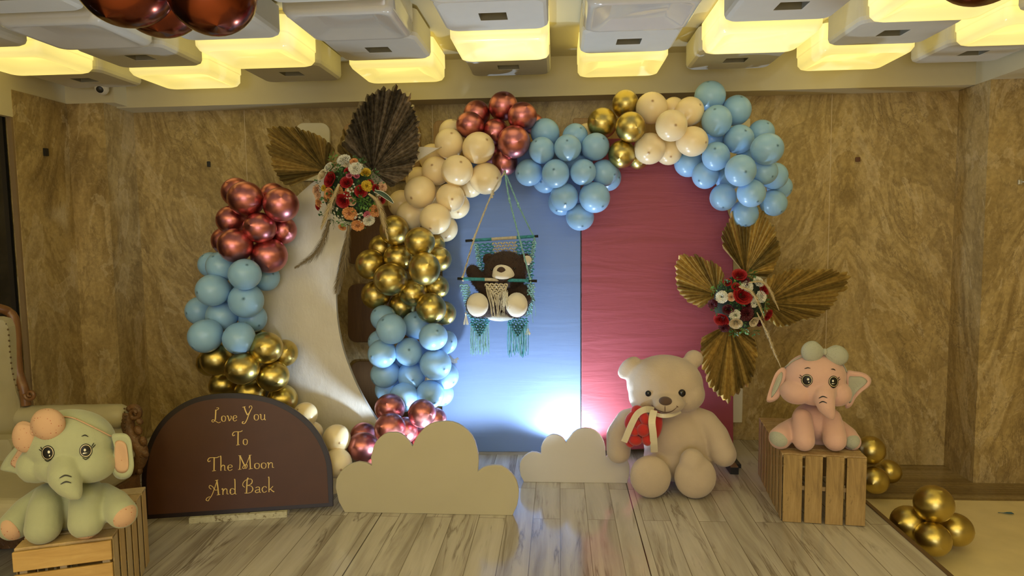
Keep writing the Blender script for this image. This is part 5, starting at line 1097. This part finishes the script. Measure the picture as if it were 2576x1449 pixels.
obj('front_leg', MB().tube(catmull([A_(345, 1262, YR-.02), A_(352, 1240+50, YR-.02), Vector((A_(345, 1262, YR-.02).x+.02, YR-.02-ao.y, .012))], 5), [.034, .032, .03, .028, .026, .024, .022, .022, .022, .022, .024], 10).mesh(smooth=True), carv, ac)
# seat, apron, back
xb = A_(50, 1000, YR).x; yf = -.42
zs = .30
obj('seat_cushion', bevel(obj('tmp', MB().box((xb+.33, -.05, zs+.08), (.62, .68, .16)).mesh(), leather), .04, 4).data, leather, ac); bpy.data.objects.remove(bpy.data.objects['tmp']) if 'tmp' in bpy.data.objects else None
ac.children[-1].modifiers.new('b', 'BEVEL').width = .04
for i, k in enumerate(ac.children):
    if k.name == 'seat_cushion.001' or k.name == 'seat_cushion': 
        for md in k.modifiers: md.segments = 4
obj('seat_apron', MB().box((xb+.64, -.05, zs-.03), (.035, .70, .10)).mesh(), carv, ac)
# tall back: leather between curved carved posts; its far post rises at the photo's left edge
bx = lambda y: A_(10, 700, YR).x
post = catmull([A_(-40, 762, YR-.10), A_(-8, 774, YR-.05), A_(18, 783, YR), A_(34, 800, YR+.01), A_(41, 840, YR+.02), A_(42, 890, YR+.02), A_(47, 940, YR+.02), A_(58, 972, YR+.01), A_(64, 1000, YR+.01), A_(66, 1020, YR+.01)], 6)
obj('back_frame', MB().tube(post, [.024]*len(post), 10).mesh(smooth=True), carv2, ac)
P = []
for k in range(24): a_ = k/23*2*math.pi*1.4; r_ = 14*(1-k/23*.8); P.append(A_(76+r_*math.cos(a_+3.0), 993-r_*math.sin(a_+3.0), YR-.03))
obj('back_scroll', MB().tube(P, [.011*(1-.4*k/23) for k in range(24)], 8).mesh(smooth=True), carv2, ac)
inn = [(-90, 800), (-20, 800), (8, 806), (20, 822), (24, 870), (28, 930), (40, 985), (50, 1010), (52, 1110), (-90, 1110)]
bm_ = MB().prism([A_(x, y, YR+.0-.0016*(50-min(50, x))*1.0) for x, y in inn], (0, .07, 0)); obj('back_upholstery', bevel(obj('tmp2', bm_.mesh(), leather), .01).data, leather, ac); bpy.data.objects.remove(bpy.data.objects['tmp2'])
nl = MB()
for (x, y) in [(14, 815), (20, 829), (22, 843), (23, 857), (24, 871), (25, 885), (27, 899), (28, 913), (30, 927), (33, 941), (36, 955), (41, 969), (46, 981)]: nl.ell(A_(x, y, YR-.055), (.005, .004, .005), None, 8, 6)
obj('nail_heads', nl.mesh(smooth=True), plain('dark_brass2', (.10, .06, .025), .4, .6), ac)
# near arm, cut by the photo's left edge
Yn = 2.96
obj('near_arm', MB().prism([A_(-80, 1108, Yn), A_(20, 1106, Yn), A_(30, 1125, Yn), A_(28, 1200, Yn), A_(44, 1290, Yn), A_(-80, 1290, Yn)], (0, .09, 0)).mesh(), leather, ac)
bevel(ac.children[-1] if ac.children[-1].name.startswith('near_arm') else ac.children[0], .01)
cw = MB().tube(catmull([A_(12, 1186, Yn-.01), A_(34, 1190, Yn-.01), A_(58, 1206, Yn-.01), A_(72, 1232, Yn-.01), A_(64, 1262, Yn-.01), A_(48, 1285, Yn-.01), A_(40, 1320, Yn-.01)], 5), .03, 10)
for (x, y, s_) in ((60, 1215, 12), (70, 1245, 11), (40, 1200, 10), (52, 1270, 12)): cw.ell(A_(x, y, Yn-.03), (s_*.0015, .015, s_*.002), Matrix.Rotation(R(rs.uniform(-50, 50)), 3, 'Y'), 10, 8)
obj('carved_arm_front', cw.mesh(smooth=True), carv, ac)
obj('seat_rail', MB().prism([A_(-80, 1352, Yn), A_(60, 1346, Yn), A_(60, 1378, Yn), A_(-80, 1386, Yn)], (0, .5, 0)).mesh(), carv, ac)
for (lx, ly) in ((xb+.6, -.36), (xb+.02, -.36), (xb+.02, .30)): obj('leg', MB().tube([(lx, ly, .0), (lx, ly, .12), (lx, ly, .28)], [.02, .025, .035], 10).mesh(smooth=True), carv, ac)
bpy.context.view_layer.update()
